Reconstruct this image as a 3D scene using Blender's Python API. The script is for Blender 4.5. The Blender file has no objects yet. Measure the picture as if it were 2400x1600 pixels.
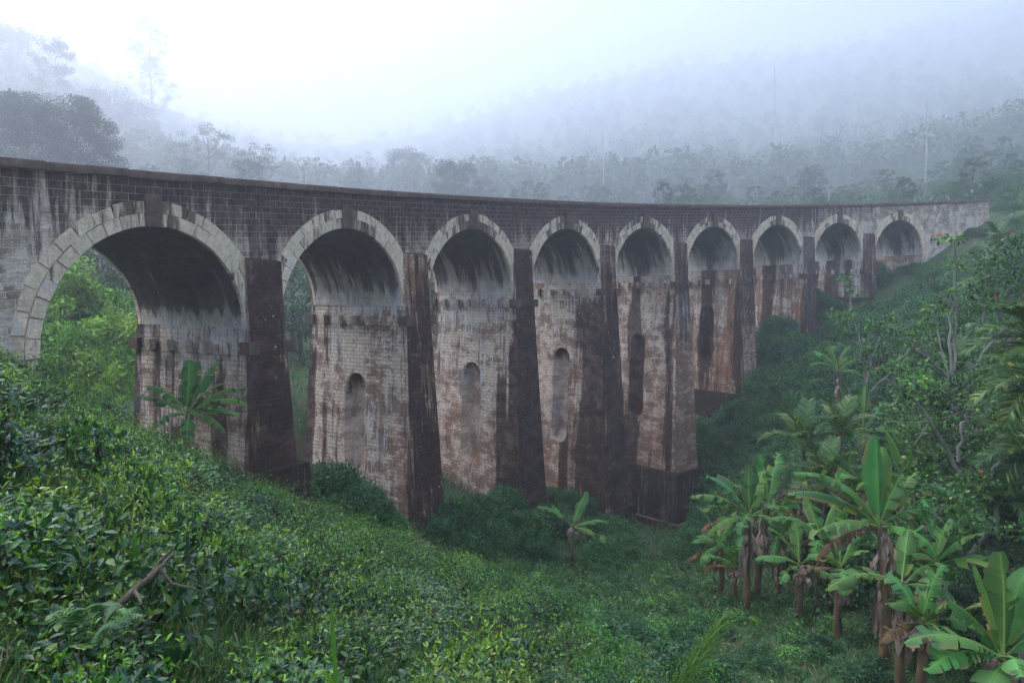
import bpy, math, random
import numpy as np
R_ = math.radians
rng = np.random.default_rng(7)
random.seed(7)
SC = bpy.context.scene
COL = SC.collection

# ------------------------------------------------------------------ camera model
F_PX, PITCH = 1626.737, -0.066
CX, CY, RAD, PH0, ZT, GR, HC, HALF, BW = 95.191, -27.605, 120.557, 2.684, 4.397, 0.074, 1.928, 4.133, 6.9
SP = 10.2
cp, sp_ = math.cos(PITCH), math.sin(PITCH)

def at(px, py, d):
    """point of the place seen at photo position (px, py) at distance d along the view"""
    xr, yr = (px - 1176) / F_PX, (784 - py) / F_PX
    v = np.array([xr, cp - yr * sp_, sp_ + yr * cp])
    return v * (d / v[1])

# ------------------------------------------------------------------ terrain
CTRL = [at(*c) for c in [
    # near slope
    (0, 1568, 2.8), (600, 1568, 4.0), (1176, 1568, 7.5), (1450, 1568, 11.5), (1800, 1568, 18), (2100, 1568, 17.5), (2352, 1568, 17),
    (0, 1275, 4.0), (0, 950, 7.0), (300, 1345, 4.9), (600, 1340, 7.0), (900, 1330, 11.5), (1176, 1370, 14.5), (1400, 1500, 13),
    (150, 1000, 8.5), (350, 1075, 13.5), (560, 1140, 22), (700, 1203, 26), (860, 1254, 30),
    (1000, 1262, 35), (1200, 1270, 41), (1450, 1275, 46), (1300, 1400, 23), (1600, 1400, 27), (1500, 1320, 36), (1750, 1380, 29),
    (1900, 1480, 22), (1850, 1390, 29), (2050, 1530, 18.5), (1650, 1300, 40), (1560, 1238, 60), (1480, 1235, 58),
    # right slope
    (1640, 1140, 62), (1720, 1010, 63), (1800, 900, 66), (1900, 800, 70), (2000, 740, 75), (2100, 640, 80), (2200, 560, 84), (2300, 480, 90), (2352, 480, 86),
    (2352, 640, 62), (2200, 760, 58), (2000, 950, 52), (2352, 900, 38), (2150, 1150, 33), (2352, 1250, 24), (1850, 1120, 48),
    (2450, 1400, 19), (2600, 1100, 25), (2600, 800, 42), (2700, 500, 75)]]
def pier_ctr(k, q=0.0):
    th = PH0 - (k + .5) * SP / RAD
    return np.array([CX + (RAD + q) * math.cos(th), CY + (RAD + q) * math.sin(th)])
PIER_Z = [-9.0, -12.8, -14.3, -17.3, -20.3, -10.2, -4.6, -.3]
for k, z in enumerate(PIER_Z):
    for q in (-1.5, 8.5):
        p = pier_ctr(k, q)
        CTRL.append(np.array([p[0], p[1], z if q < 0 else z + (1.5 if k < 4 else 1.0)]))
CTRL += [np.array(c, float) for c in [
    (0, 0, -1.55), (-3, 0, .0), (-3, -5, 1.6), (3, -1, -3.3), (2, 4, -4.2), (3, -8, -1.5), (-8, 3, 2.0), (-12, 6, 2.4), (-10, -6, 4.5), (10, 2, -8.5), (18, 6, -11), (30, 8, -9), (45, 20, -2), (60, 30, 6),
    (0, -30, 6), (40, -30, 8), (-40, -20, 18), (-22, 14, 1.5), (-15.5, 21.5, -2.0), (-19, 12, 2.5), (-13, 17, -1.9),
    # behind the viaduct
    (-20, 30, -4.5), (-28, 38, -5.5), (-17, 45, -6.5), (-30, 46, -6.5), (-38, 56, -6), (-48, 62, -3), (-42, 80, 1), (-8, 52, -8.5), (2, 62, -11), (-20, 60, -6), (0, 80, -10), (20, 90, -12), (40, 97, -3), (60, 105, 9.5), (72, 96, 11), (62, 88, 9.6), (80, 85, 14), (95, 60, 20),
    (-45, 30, 1), (-75, 60, 8), (-62, 92, 6), (-30, 95, -3), (-75, 130, 12), (-60, 150, 8), (-30, 170, 10),
    (0, 130, 6), (0, 170, 10), (40, 140, 10), (75, 120, 15), (90, 150, 19), (110, 115, 22), (150, 90, 36), (210, 110, 60), (500, 300, 210), (-500, 300, 200), (0, -300, 50), (500, -200, 150), (-500, -200, 150), (1000, 0, 250), (-1000, 0, 200), (0, -1000, 60), (900, -900, 100), (-900, -900, 100)]]
CTRL += [at(*c) for c in [(2352, 425, 150), (2352, 390, 250), (2352, 340, 400), (2352, 260, 600), (2352, 160, 850), (2352, 45, 1120), (2352, 0, 1300), (2352, 100, 1600), (2352, 220, 2100), (2800, 250, 400), (2800, 100, 700), (2800, 0, 1050),
    (1900, 482, 150), (1900, 482, 250), (1900, 432, 400), (1900, 365, 550), (1900, 265, 800), (1900, 190, 1000), (1900, 125, 1300), (1900, 140, 1600), (1900, 250, 2100), (1500, 495, 150), (1500, 492, 250), (1500, 445, 400), (1500, 380, 600), (1500, 305, 800), (1500, 225, 1050), (1500, 155, 1400), (1500, 180, 1700), (1500, 280, 2100),
    (1200, 490, 250), (1200, 460, 400), (1200, 410, 600), (1200, 345, 850), (1200, 280, 1100), (1200, 225, 1500), (1200, 300, 2100), (900, 500, 300), (900, 475, 500), (900, 430, 800), (900, 375, 1150), (900, 330, 1600), (500, 480, 200), (500, 452, 400), (500, 405, 700), (500, 370, 1100), (500, 340, 1700),
    (200, 480, 150), (200, 430, 250), (200, 365, 400), (200, 270, 600), (200, 195, 800), (200, 150, 1150), (200, 200, 1700), (0, 470, 150), (0, 400, 250), (0, 300, 400), (0, 175, 600), (0, 95, 800), (0, 45, 1050), (0, 130, 1500), (-400, 250, 300), (-400, 100, 600), (-400, 60, 900)]]
CTRL = np.array(CTRL)
def _ker(r2): return np.sqrt(r2 + 1.5)
_d2 = ((CTRL[:, None, :2] - CTRL[None, :, :2]) ** 2).sum(-1)
_n = len(CTRL)
_A = np.zeros((_n + 1, _n + 1)); _A[:_n, :_n] = _ker(_d2) - np.eye(_n) * .15; _A[:_n, _n] = 1; _A[_n, :_n] = 1
_W = np.linalg.solve(_A, np.r_[CTRL[:, 2], 0])
def H(x, y):
    x = np.atleast_1d(np.asarray(x, float)); y = np.atleast_1d(np.asarray(y, float))
    out = np.empty(x.shape)
    xf, yf = x.ravel(), y.ravel(); o = np.empty(xf.shape)
    for i in range(0, len(xf), 20000):
        a, b = xf[i:i + 20000], yf[i:i + 20000]
        r2 = (a[:, None] - CTRL[None, :, 0]) ** 2 + (b[:, None] - CTRL[None, :, 1]) ** 2
        o[i:i + 20000] = _ker(r2) @ _W[:_n] + _W[_n]
    return o.reshape(x.shape)
def h1(x, y): return float(H(x, y)[0])
def hit(px, py, d0=2.0, d1=400.0):
    """first point of the ground along the view ray"""
    v = at(px, py, 1.0)
    t = np.geomspace(d0, d1, 500)
    p = v[None, :] * t[:, None]
    below = p[:, 2] < H(p[:, 0], p[:, 1])
    i = int(np.argmax(below)) if below.any() else len(t) - 1
    return p[i]

# ------------------------------------------------------------------ node helpers
class NT:
    def __init__(s, mat):
        s.nt = mat.node_tree; s.nt.nodes.clear()
    def n(s, typ, props=None, **inp):
        nd = s.nt.nodes.new(typ)
        for k, v in (props or {}).items(): setattr(nd, k, v)
        for k, v in inp.items():
            key = int(k[1:]) if k[0] == '_' and k[1:].isdigit() else k.replace('__', ' ')
            s.set(nd.inputs[key], v)
        return nd
    def set(s, sock, v):
        if isinstance(v, bpy.types.NodeSocket): s.nt.links.new(v, sock)
        elif isinstance(v, bpy.types.Node): s.nt.links.new(v.outputs[0], sock)
        else: sock.default_value = v
    def m(s, op, a, b=0.0, c=0.0, clamp=False):
        nd = s.n('ShaderNodeMath', dict(operation=op, use_clamp=clamp)); s.set(nd.inputs[0], a); s.set(nd.inputs[1], b); s.set(nd.inputs[2], c); return nd.outputs[0]
    def mix(s, f, a, b, blend='MIX'):
        nd = s.n('ShaderNodeMix', dict(data_type='RGBA', blend_type=blend, clamp_factor=True))
        s.set(nd.inputs[0], f); s.set(nd.inputs[6], a); s.set(nd.inputs[7], b); return nd.outputs[2]
    def ss(s, x, lo, hi):
        nd = s.n('ShaderNodeMapRange', dict(interpolation_type='SMOOTHSTEP')); s.set(nd.inputs[0], x); s.set(nd.inputs[1], lo); s.set(nd.inputs[2], hi); return nd.outputs[0]
    def noise(s, vec, scale=(1, 1, 1), detail=4.0, rough=.55, off=(0, 0, 0)):
        mp = s.n('ShaderNodeMapping'); s.set(mp.inputs[0], vec); mp.inputs['Scale'].default_value = scale; mp.inputs['Location'].default_value = off
        nz = s.n('ShaderNodeTexNoise', dict(noise_dimensions='3D')); s.set(nz.inputs['Vector'], mp.outputs[0])
        nz.inputs['Scale'].default_value = 1; nz.inputs['Detail'].default_value = detail; nz.inputs['Roughness'].default_value = rough
        return s.m('MULTIPLY_ADD', nz.outputs[0], 2.0, -0.5, True)
def newmat(name):
    m = bpy.data.materials.new(name); m.use_nodes = True; return m, NT(m)
def C4(r, g, b): return (r, g, b, 1)

def masonry(name, bricks=True, bw=.52, bh=.26, c1=(.50, .40, .325), c2=(.25, .165, .13), mortar=(.48, .44, .40), brown=.8, jdark=.55, fleck=1.0, skin1=(.48, .39, .31), skin2=(.90, .79, .67)):
    m, t = newmat(name)
    uv = t.n('ShaderNodeAttribute', dict(attribute_name='uvm')).outputs['Vector']
    st = t.n('ShaderNodeAttribute', dict(attribute_name='st'))
    sx = t.n('ShaderNodeSeparateColor'); t.set(sx.inputs[0], st.outputs['Color'])
    dark, lime, rust = sx.outputs[0], sx.outputs[1], sx.outputs[2]; pale = st.outputs['Alpha']
    wob = t.n('ShaderNodeTexNoise'); t.set(wob.inputs['Vector'], uv); wob.inputs['Scale'].default_value = 1.6; wob.inputs['Detail'].default_value = 2
    wv = t.n('ShaderNodeVectorMath', dict(operation='MULTIPLY_ADD')); t.set(wv.inputs[0], wob.outputs['Color']); wv.inputs[1].default_value = (.10, .07, 0); t.set(wv.inputs[2], uv)
    nA = t.noise(uv, (.33, .24, 1), 4, .6)
    nB = t.noise(uv, (.9, .5, 1), 5, .65, (31, 7, 3))
    nS = t.noise(uv, (1.5, .11, 1), 6, .62, (5, 11, 0))
    nF = t.noise(uv, (5.5, .5, 1), 4, .6, (17, 3, 1))
    nG = t.noise(uv, (9, 11, 1), 3, .7, (3, 1, 2))
    nM = t.noise(uv, (1.1, 1.7, 1), 4, .65, (51, 23, 2))
    nH = t.noise(uv, (2.2, 1.6, 1), 5, .7, (41, 3, 8))
    nP = t.m('ADD', t.m('MULTIPLY', t.noise(uv, (.42, 1.05, 1), 6, .74, (61, 13, 5)), .78), t.m('MULTIPLY', t.noise(uv, (2.0, .25, 1), 5, .7, (23, 17, 3)), .24))
    nC = t.noise(uv, (.75, .035, 1), 4, .6, (71, 3, 9))
    if bricks:
        bt = t.n('ShaderNodeTexBrick', dict(offset=.5, squash=1.0)); t.set(bt.inputs['Vector'], wv.outputs[0])
        for k, v in dict(Color1=C4(*c1), Color2=C4(*c2), Mortar=C4(*c2)).items(): bt.inputs[k].default_value = v
        bt.inputs['Scale'].default_value = 1; bt.inputs['Mortar Size'].default_value = .016; bt.inputs['Mortar Smooth'].default_value = .5
        bt.inputs['Brick Width'].default_value = bw; bt.inputs['Row Height'].default_value = bh; bt.inputs['Bias'].default_value = -.1
        mort = bt.outputs['Fac']; joint = t.m('MULTIPLY', mort, t.ss(nM, .06, .42))
        base = bt.outputs['Color']
    else:
        base = t.mix(nB, C4(*c2), C4(*c1)); mort = joint = None
    # skin of old render, pale, peeled off in layered patches that show brown stone
    pm = t.m('MULTIPLY', t.ss(t.m('ADD', nB, pale), .72, 1.0), .9)
    base = t.mix(pm, base, t.mix(nH, C4(*skin1), C4(*skin2)))
    bm = t.m('MULTIPLY', t.ss(t.m('SUBTRACT', nP, t.m('MULTIPLY', pale, .18)), .40, .56), brown)
    base = t.mix(bm, base, t.mix(nH, C4(.088, .046, .032), C4(.32, .185, .125)))
    if mort is not None: base = t.mix(t.m('MULTIPLY', joint, .92), base, C4(*mortar))
    base = t.mix(1.0, base, t.mix(nG, C4(.86, .85, .86), C4(1.45, 1.42, 1.38)), 'MULTIPLY')
    rm = t.m('MULTIPLY', t.ss(t.m('ADD', nS, t.m('MULTIPLY', rust, .6)), .78, 1.05), t.m('MULTIPLY', rust, 1.3, 0, True))
    base = t.mix(rm, base, t.mix(nG, C4(.26, .10, .04), C4(.48, .22, .085)))
    # lime washed down from the joints
    lm = t.m('ADD', t.m('MULTIPLY_ADD', nF, .55, t.m('MULTIPLY', nA, .30)), t.m('MULTIPLY', nG, .15))
    lk = t.m('MULTIPLY', t.ss(t.m('ADD', lm, lime), .94, 1.10), .9)
    base = t.mix(lk, base, t.mix(nH, C4(.50, .50, .53), C4(.86, .85, .85)))
    # black growth: broad columns, runs, and specks; also shade painted into niche tops
    dm = t.m('ADD', t.m('MULTIPLY_ADD', nS, .42, t.m('MULTIPLY', nF, .34)), t.m('MULTIPLY_ADD', nC, .26, t.m('MULTIPLY', nH, .16)))
    dk = t.ss(t.m('ADD', dm, dark), .95, 1.13)
    dkc = t.mix(1.0, t.mix(t.m('MULTIPLY', joint if joint is not None else 0.0, -.5), base, C4(.3, .25, .22)), t.mix(nH, C4(.035, .028, .036), C4(.30, .225, .215)), 'MULTIPLY')
    if joint is not None: dkc = t.mix(t.m('MULTIPLY', joint, t.m('MULTIPLY', nM, jdark)), dkc, C4(.40, .36, .35))
    base = t.mix(t.m('MULTIPLY', dk, .97), base, dkc)
    nK = t.noise(uv, (4.2, 3.0, 1), 4, .7, (13, 19, 4))
    fl = t.m('MULTIPLY', t.ss(t.m('ADD', nK, t.m('MULTIPLY', nA, .30)), .98, 1.08), t.m('MULTIPLY', t.m('MULTIPLY', lime, 2.6, 0, True), fleck))
    base = t.mix(t.m('MULTIPLY', fl, .85), base, C4(.72, .66, .60))
    hgt = t.m('MULTIPLY', nG, .5)
    if mort is not None:
        nb2 = t.noise(uv, (3, 4, 1), 3, .6, (9, 9, 9))
        hgt = t.m('ADD', t.m('SUBTRACT', hgt, t.m('MULTIPLY', mort, 1.0)), t.m('MULTIPLY', nb2, .8))
    bp = t.n('ShaderNodeBump', Strength=1.0, Distance=.05); t.set(bp.inputs['Height'], hgt)
    bs = t.n('ShaderNodeBsdfPrincipled', Roughness=.88); t.set(bs.inputs['Base Color'], base); t.set(bs.inputs['Normal'], bp.outputs[0])
    bs.inputs['Specular IOR Level'].default_value = .25
    o = t.n('ShaderNodeOutputMaterial'); t.set(o.inputs[0], bs.outputs[0])
    return m
M_WALL = masonry('coursed_stone', c1=(.50, .40, .315), c2=(.24, .16, .12), mortar=(.70, .64, .58), brown=.55, jdark=1.1, fleck=.35)
M_PIER = masonry('pier_stone', bw=.46, bh=.21, c1=(.54, .38, .28), c2=(.26, .15, .105), mortar=(.16, .11, .085), brown=.85, jdark=.3, fleck=1.5)
M_PLINTH = masonry('plinth_stone', bw=.95, bh=.38, c1=(.22, .16, .13), c2=(.10, .07, .06), mortar=(.05, .04, .035), brown=.6, jdark=.1)
M_ASH = masonry('dressed_stone', bricks=False, c1=(.74, .63, .50), c2=(.46, .37, .28), brown=.12, fleck=.4, skin1=(.58, .45, .32), skin2=(.95, .80, .62))
M_PLASTER = masonry('niche_plaster', bricks=False, c1=(.46, .38, .33), c2=(.30, .22, .185), brown=.4)
M_BARREL = masonry('vault_stone', bw=1.1, bh=.42, c1=(.40, .36, .34), c2=(.26, .22, .205), mortar=(.52, .48, .45), brown=.15, jdark=.35, fleck=.3)

def foliage(name, trans=.3, rough=.45, spec=.4, hue=.10):
    m, t = newmat(name)
    a = t.n('ShaderNodeAttribute', dict(attribute_name='Col')).outputs['Color']
    oi = t.n('ShaderNodeObjectInfo').outputs['Random']
    v = t.m('MULTIPLY_ADD', oi, .5, .95)
    hs = t.n('ShaderNodeHueSaturation'); t.set(hs.inputs['Color'], a); t.set(hs.inputs['Value'], v)
    t.set(hs.inputs['Hue'], t.m('MULTIPLY_ADD', oi, -.04, .52))
    bs = t.n('ShaderNodeBsdfPrincipled', Roughness=rough); t.set(bs.inputs['Base Color'], hs.outputs[0]); bs.inputs['Specular IOR Level'].default_value = spec
    tr = t.n('ShaderNodeBsdfTranslucent'); t.set(tr.inputs[0], t.mix(1.0, hs.outputs[0], C4(1.15, 1.25, .6), 'MULTIPLY'))
    mx = t.n('ShaderNodeMixShader'); mx.inputs[0].default_value = trans; t.set(mx.inputs[1], bs.outputs[0]); t.set(mx.inputs[2], tr.outputs[0])
    o = t.n('ShaderNodeOutputMaterial'); t.set(o.inputs[0], mx.outputs[0])
    return m
M_LEAF = foliage('leaf_green')
M_GLOSS = foliage('leaf_glossy', .25, .34, .5)
M_BAN = foliage('banana_leaf', .35, .5, .28)
def barkmat(name, c1, c2, sc=(6, 6, 1.5)):
    m, t = newmat(name)
    tc = t.n('ShaderNodeTexCoord').outputs['Object']
    n1 = t.noise(tc, sc, 5, .65); n2 = t.noise(tc, (1.3, 1.3, .6), 3)
    c = t.mix(n1, C4(*c1), C4(*c2)); c = t.mix(t.m('MULTIPLY', t.ss(n2, .5, .8), .6), c, C4(c1[0] * .5, c1[1] * .55, c1[2] * .5))
    bp = t.n('ShaderNodeBump', Strength=.6, Distance=.03); t.set(bp.inputs['Height'], n1)
    bs = t.n('ShaderNodeBsdfPrincipled', Roughness=.9); t.set(bs.inputs['Base Color'], c); t.set(bs.inputs['Normal'], bp.outputs[0])
    o = t.n('ShaderNodeOutputMaterial'); t.set(o.inputs[0], bs.outputs[0]); return m
M_BARK = barkmat('bark', (.07, .055, .045), (.17, .145, .125))
M_PALEBARK = barkmat('pale_bark', (.30, .29, .27), (.50, .48, .45))
M_GREYBARK = barkmat('grey_bark', (.12, .11, .10), (.30, .29, .27))
M_WOOD = barkmat('woody_stem', (.05, .04, .025), (.13, .105, .07), (14, 14, 8))
M_BANSTEM = barkmat('banana_stem', (.075, .045, .022), (.24, .15, .075), (9, 9, 1.2))
M_DRY = barkmat('dry_leaf', (.15, .085, .06), (.50, .38, .32), (7, 7, 4))
def soilmat():
    m, t = newmat('soil')
    p = t.n('ShaderNodeNewGeometry').outputs['Position']
    n1 = t.noise(p, (.35, .35, .35), 5, .6); n2 = t.noise(p, (3, 3, 3), 5, .7)
    g = t.mix(n2, C4(.018, .045, .014), C4(.05, .11, .028))
    s = t.mix(n2, C4(.055, .032, .022), C4(.15, .085, .055))
    c = t.mix(t.ss(t.m('ADD', n1, t.m('MULTIPLY', n2, .3)), .72, .98), g, s)
    bp = t.n('ShaderNodeBump', Strength=.8, Distance=.08); t.set(bp.inputs['Height'], n2)
    bs = t.n('ShaderNodeBsdfPrincipled', Roughness=.95); t.set(bs.inputs['Base Color'], c); t.set(bs.inputs['Normal'], bp.outputs[0])
    o = t.n('ShaderNodeOutputMaterial'); t.set(o.inputs[0], bs.outputs[0]); return m
M_SOIL = soilmat()

# ------------------------------------------------------------------ mesh helpers
class MB:
    def __init__(s): s.V = []; s.F = []; s.nv = 0; s.C = []; s.U = []; s.S = []; s.M = []
    def add(s, V, F, col=(1, 1, 1), mat=0, uv=None, st=None):
        V = np.asarray(V, float).reshape(-1, 3); n = len(V)
        F = np.asarray(F, int); s.V.append(V); s.F.append(F + s.nv); s.nv += n; s.M.append(np.full(len(F), mat))
        c = np.asarray(col, float); s.C.append(np.broadcast_to(c, (n, 3)))
        s.U.append(np.zeros((n, 3)) if uv is None else np.asarray(uv, float).reshape(-1, 3))
        s.S.append(np.zeros((n, 4)) if st is None else np.broadcast_to(np.asarray(st, float), (n, 4)))
        return s
    def mesh(s, name, mats, smooth=False, stone=False, org=None):
        V = np.concatenate(s.V)
        if org is not None: V = V - np.asarray(org)
        me = bpy.data.meshes.new(name); me.vertices.add(len(V)); me.vertices.foreach_set('co', V.astype(np.float32).ravel())
        lv = np.concatenate([f.ravel() for f in s.F]); cnt = np.concatenate([np.full(len(f), f.shape[1]) for f in s.F])
        me.loops.add(len(lv)); me.loops.foreach_set('vertex_index', lv.astype(np.int32))
        me.polygons.add(len(cnt)); me.polygons.foreach_set('loop_start', np.r_[0, np.cumsum(cnt)[:-1]].astype(np.int32))
        mi = np.concatenate(s.M).astype(np.int32)
        for m in mats: me.materials.append(m)
        me.update(calc_edges=True)
        if len(mats) > 1: me.polygons.foreach_set('material_index', mi)
        if smooth: me.polygons.foreach_set('use_smooth', np.ones(len(cnt), bool))
        c = me.attributes.new('Col', 'FLOAT_COLOR', 'POINT'); C = np.concatenate(s.C)
        c.data.foreach_set('color', np.c_[C, np.ones(len(C))].astype(np.float32).ravel())
        if stone:
            a = me.attributes.new('uvm', 'FLOAT_VECTOR', 'POINT'); a.data.foreach_set('vector', np.concatenate(s.U).astype(np.float32).ravel())
            a = me.attributes.new('st', 'FLOAT_COLOR', 'POINT'); a.data.foreach_set('color', np.concatenate(s.S).astype(np.float32).ravel())
        me.validate(verbose=False)
        return me
def link(name, me, parent=None, loc=(0, 0, 0)):
    o = bpy.data.objects.new(name, me); COL.objects.link(o); o.location = loc
    if parent is not None: o.parent = parent
    return o
def tag(o, label=None, cat=None, group=None, kind=None):
    for k, v in (('label', label), ('category', cat), ('group', group), ('kind', kind)):
        if v: o[k] = v
    return o
def gridF(nu, nv):
    i = np.arange(nu - 1)[:, None]; j = np.arange(nv - 1)[None, :]
    a = i * nv + j
    return np.stack([a, a + nv, a + nv + 1, a + 1], -1).reshape(-1, 4)
def nrm(v): return v / np.maximum(np.linalg.norm(v, axis=-1, keepdims=True), 1e-9)
def tube(mb, pts, rad, n=7, col=(1, 1, 1), mat=0):
    pts = np.asarray(pts, float); rad = np.broadcast_to(np.asarray(rad, float), (len(pts),))
    T = np.gradient(pts, axis=0); T = nrm(T)
    ref = np.array([0, 0, 1.0]) if abs(T[0, 2]) < .9 else np.array([1.0, 0, 0])
    A = nrm(np.cross(T, ref)); B = np.cross(T, A)
    an = np.linspace(0, 2 * math.pi, n, endpoint=False)
    V = pts[:, None] + rad[:, None, None] * (np.cos(an)[None, :, None] * A[:, None] + np.sin(an)[None, :, None] * B[:, None])
    m = len(pts); i = np.arange(m - 1)[:, None]; j = np.arange(n)[None, :]; j2 = (j + 1) % n
    F = np.stack([i * n + j, (i + 1) * n + j, (i + 1) * n + j2, i * n + j2], -1).reshape(-1, 4)
    mb.add(V, F, col, mat)
    for e, o in ((0, 1), (m - 1, -1)):
        mb.add(V[e], [list(range(n))[::o]], col, mat)
TEMPL = {
    'leaf': (np.array([[0, 0, 0], [.45, .5, .07], [.45, -.5, .07], [1, 0, -.12], [.48, 0, 0]]), [[0, 2, 4], [0, 4, 1], [4, 2, 3], [4, 3, 1]]),
    'tea': (np.array([[0, 0, 0], [.22, .34, .05], [.22, 0, 0], [.22, -.34, .05], [.55, .5, .05], [.55, 0, -.02], [.55, -.5, .05], [.82, .30, -.03], [.82, 0, -.08], [.82, -.30, -.03], [1.03, 0, -.17]]),
            [[0, 2, 1], [0, 3, 2], [1, 2, 5, 4], [2, 3, 6, 5], [4, 5, 8, 7], [5, 6, 9, 8], [7, 8, 10], [8, 9, 10]]),
    'quad': (np.array([[0, 0, 0], [.5, -.5, .05], [1, 0, -.08], [.5, .5, .05]]), [[0, 1, 2, 3]]),
    'blade': (np.array([[0, -.5, 0], [0, .5, 0], [.45, -.42, .0], [.45, .42, .0], [.8, -.25, -.1], [.8, .25, -.1], [1, 0, -.25]]), [[0, 2, 3, 1], [2, 4, 5, 3], [4, 6, 5]]),
}
def scatter(mb, kind, P, D, N, L, W, col, mat=0):
    """many leaves: positions P, axes D, normals N, lengths L, widths W"""
    T, F = TEMPL[kind]; n = len(P); k = len(T)
    D = nrm(D); S = nrm(np.cross(N, D)); Nn = np.cross(D, S)
    L = np.broadcast_to(np.asarray(L, float), (n,)); W = np.broadcast_to(np.asarray(W, float), (n,))
    V = P[:, None] + (T[None, :, 0] * L[:, None])[..., None] * D[:, None] + (T[None, :, 1] * W[:, None])[..., None] * S[:, None] + (T[None, :, 2] * L[:, None])[..., None] * Nn[:, None]
    C = np.repeat(np.broadcast_to(np.asarray(col, float), (n, 3)), k, axis=0)
    base = (np.arange(n) * k)[:, None]
    tri = np.array([f for f in F if len(f) == 3]); qd = np.array([f for f in F if len(f) == 4])
    first = True
    for FF in (tri, qd):
        if len(FF):
            idx = (base[:, :, None] + FF[None]).reshape(-1, FF.shape[1])
            if first: mb.add(V.reshape(-1, 3), idx, C, mat); first = False
            else:
                mb.F.append(idx + mb.nv - n * k); mb.M.append(np.full(len(idx), mat))
def rdir(n, up=0.0):
    v = rng.normal(size=(n, 3)); v = nrm(v); v[:, 2] += up; return nrm(v)
def pick(cols, w, n, var=.18):
    c = np.array(cols)[rng.choice(len(cols), n, p=np.array(w) / sum(w))]
    return c * (1 + var * rng.normal(size=(n, 1))).clip(.5, 1.6)

# ------------------------------------------------------------------ ground
def ground():
    n1, n2 = 290, 330
    u = np.linspace(-1, 1, n1); x = np.sinh(u * 6.2) / math.sinh(6.2) * 2150
    v = np.linspace(-1, 1, n2); y = np.sinh(v * 6.0 + .0) / math.sinh(6.0) * 2150 + 8
    X, Y = np.meshgrid(x, y, indexing='ij'); Z = H(X, Y)
    rr = np.hypot(X, Y)
    Z = Z + .12 * np.sin(X * 1.7 + np.sin(Y * .9) * 2) * np.cos(Y * 1.3) * np.clip((rr - 4) / 10, 0, 1)
    mb = MB(); mb.add(np.stack([X, Y, Z], -1), gridF(n1, n2))
    return tag(link('ground', mb.mesh('ground', [M_SOIL], True)), kind='structure')
ground()

# ------------------------------------------------------------------ viaduct
def BP(a, q, z):
    th = PH0 - a / RAD
    return np.stack([CX + (RAD + q) * np.cos(th), CY + (RAD + q) * np.sin(th), z + 0 * a], -1)
def ztop(a): return ZT + GR * a
VB = np.array([*pier_ctr(3), -20.0])
via = bpy.data.objects.new('stone_viaduct', None); COL.objects.link(via); via.location = VB
tag(via, 'long curved stone railway viaduct of nine tall arches, stained black, white and brown', 'viaduct')
def vpart(name, mb, mats, parent=via, smooth=False): return link(name, mb.mesh(name, mats, smooth, True, VB), parent)
aend = 0.0
for a_ in np.arange(84, 125, .1):
    p = BP(np.array(a_), 0.0, ztop(a_)); d = p[1] * cp + p[2] * sp_
    aend = a_
    if 1176 + F_PX * p[0] / d > 2272: break
VSP = -(HC + HALF)
def wallst(a, v):
    """how stained the spandrel is at (along, below top)"""
    dk = np.interp(v, [-7, -4.5, -3.2, -1.9, -.3], [.20, .26, .38, .56, .70])
    dk = dk * np.interp(a, [-20, -6, 2, 30, 62, 72, 80, 110], [.62, .72, .92, 1.0, .95, .66, .40, .30])
    lm = np.interp(v, [-6, -3, -1.5, 0], [.30, .34, .30, .18]) + 0 * a
    ru = np.interp(a, [0, 40, 50, 58, 66], [.05, .1, .5, .2, .1]) * np.interp(v, [-6, -3, -1], [1, .8, .1])
    pl = np.interp(a, [-20, 0, 10, 60, 75, 110], [.48, .38, .08, .1, .35, .45]) + np.interp(v, [-6, -2, 0], [.15, 0, -.2])
    return np.stack([dk, lm, ru, pl], -1)
def face(mb, A, Q, Z, seed=0.0):
    A, Q, Z = np.broadcast_arrays(A, Q, Z)
    v = Z - ztop(A)
    mb.add(BP(A, Q, Z), gridF(*A.shape), uv=np.stack([A, v, np.full(A.shape, seed)], -1), st=wallst(A, v).reshape(-1, 4))
def spandrel(q0, name):
    mb = MB(); nr = 12; fr = np.linspace(0, 1, nr)[None, :]
    def strip(a, vb):
        a = np.asarray(a, float)[:, None]; zb = ztop(a) + np.asarray(vb)[:, None]; zt = ztop(a) - .28
        face(mb, a + 0 * fr, q0, zb + (zt - zb) * fr, seed=q0)
    for k in range(9):
        ac = k * SP
        th = np.linspace(math.pi, 0, 33); x = HALF * np.cos(th)
        strip(ac + x, VSP + HALF * np.sin(th))
        if k < 8:
            aa = np.linspace(ac + HALF, ac + SP - HALF, 5); strip(aa, np.full(5, VSP - .5))
    aa = np.linspace(-26, -HALF, 16); strip(aa, np.full(16, -13.0))
    aa = np.linspace(8 * SP + HALF, aend, 14); strip(aa, np.linspace(-9.5, -4, 14))
    return vpart(name, mb, [M_WALL])
spandrel(0.0, 'spandrel_wall'); spandrel(BW, 'spandrel_wall')
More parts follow.
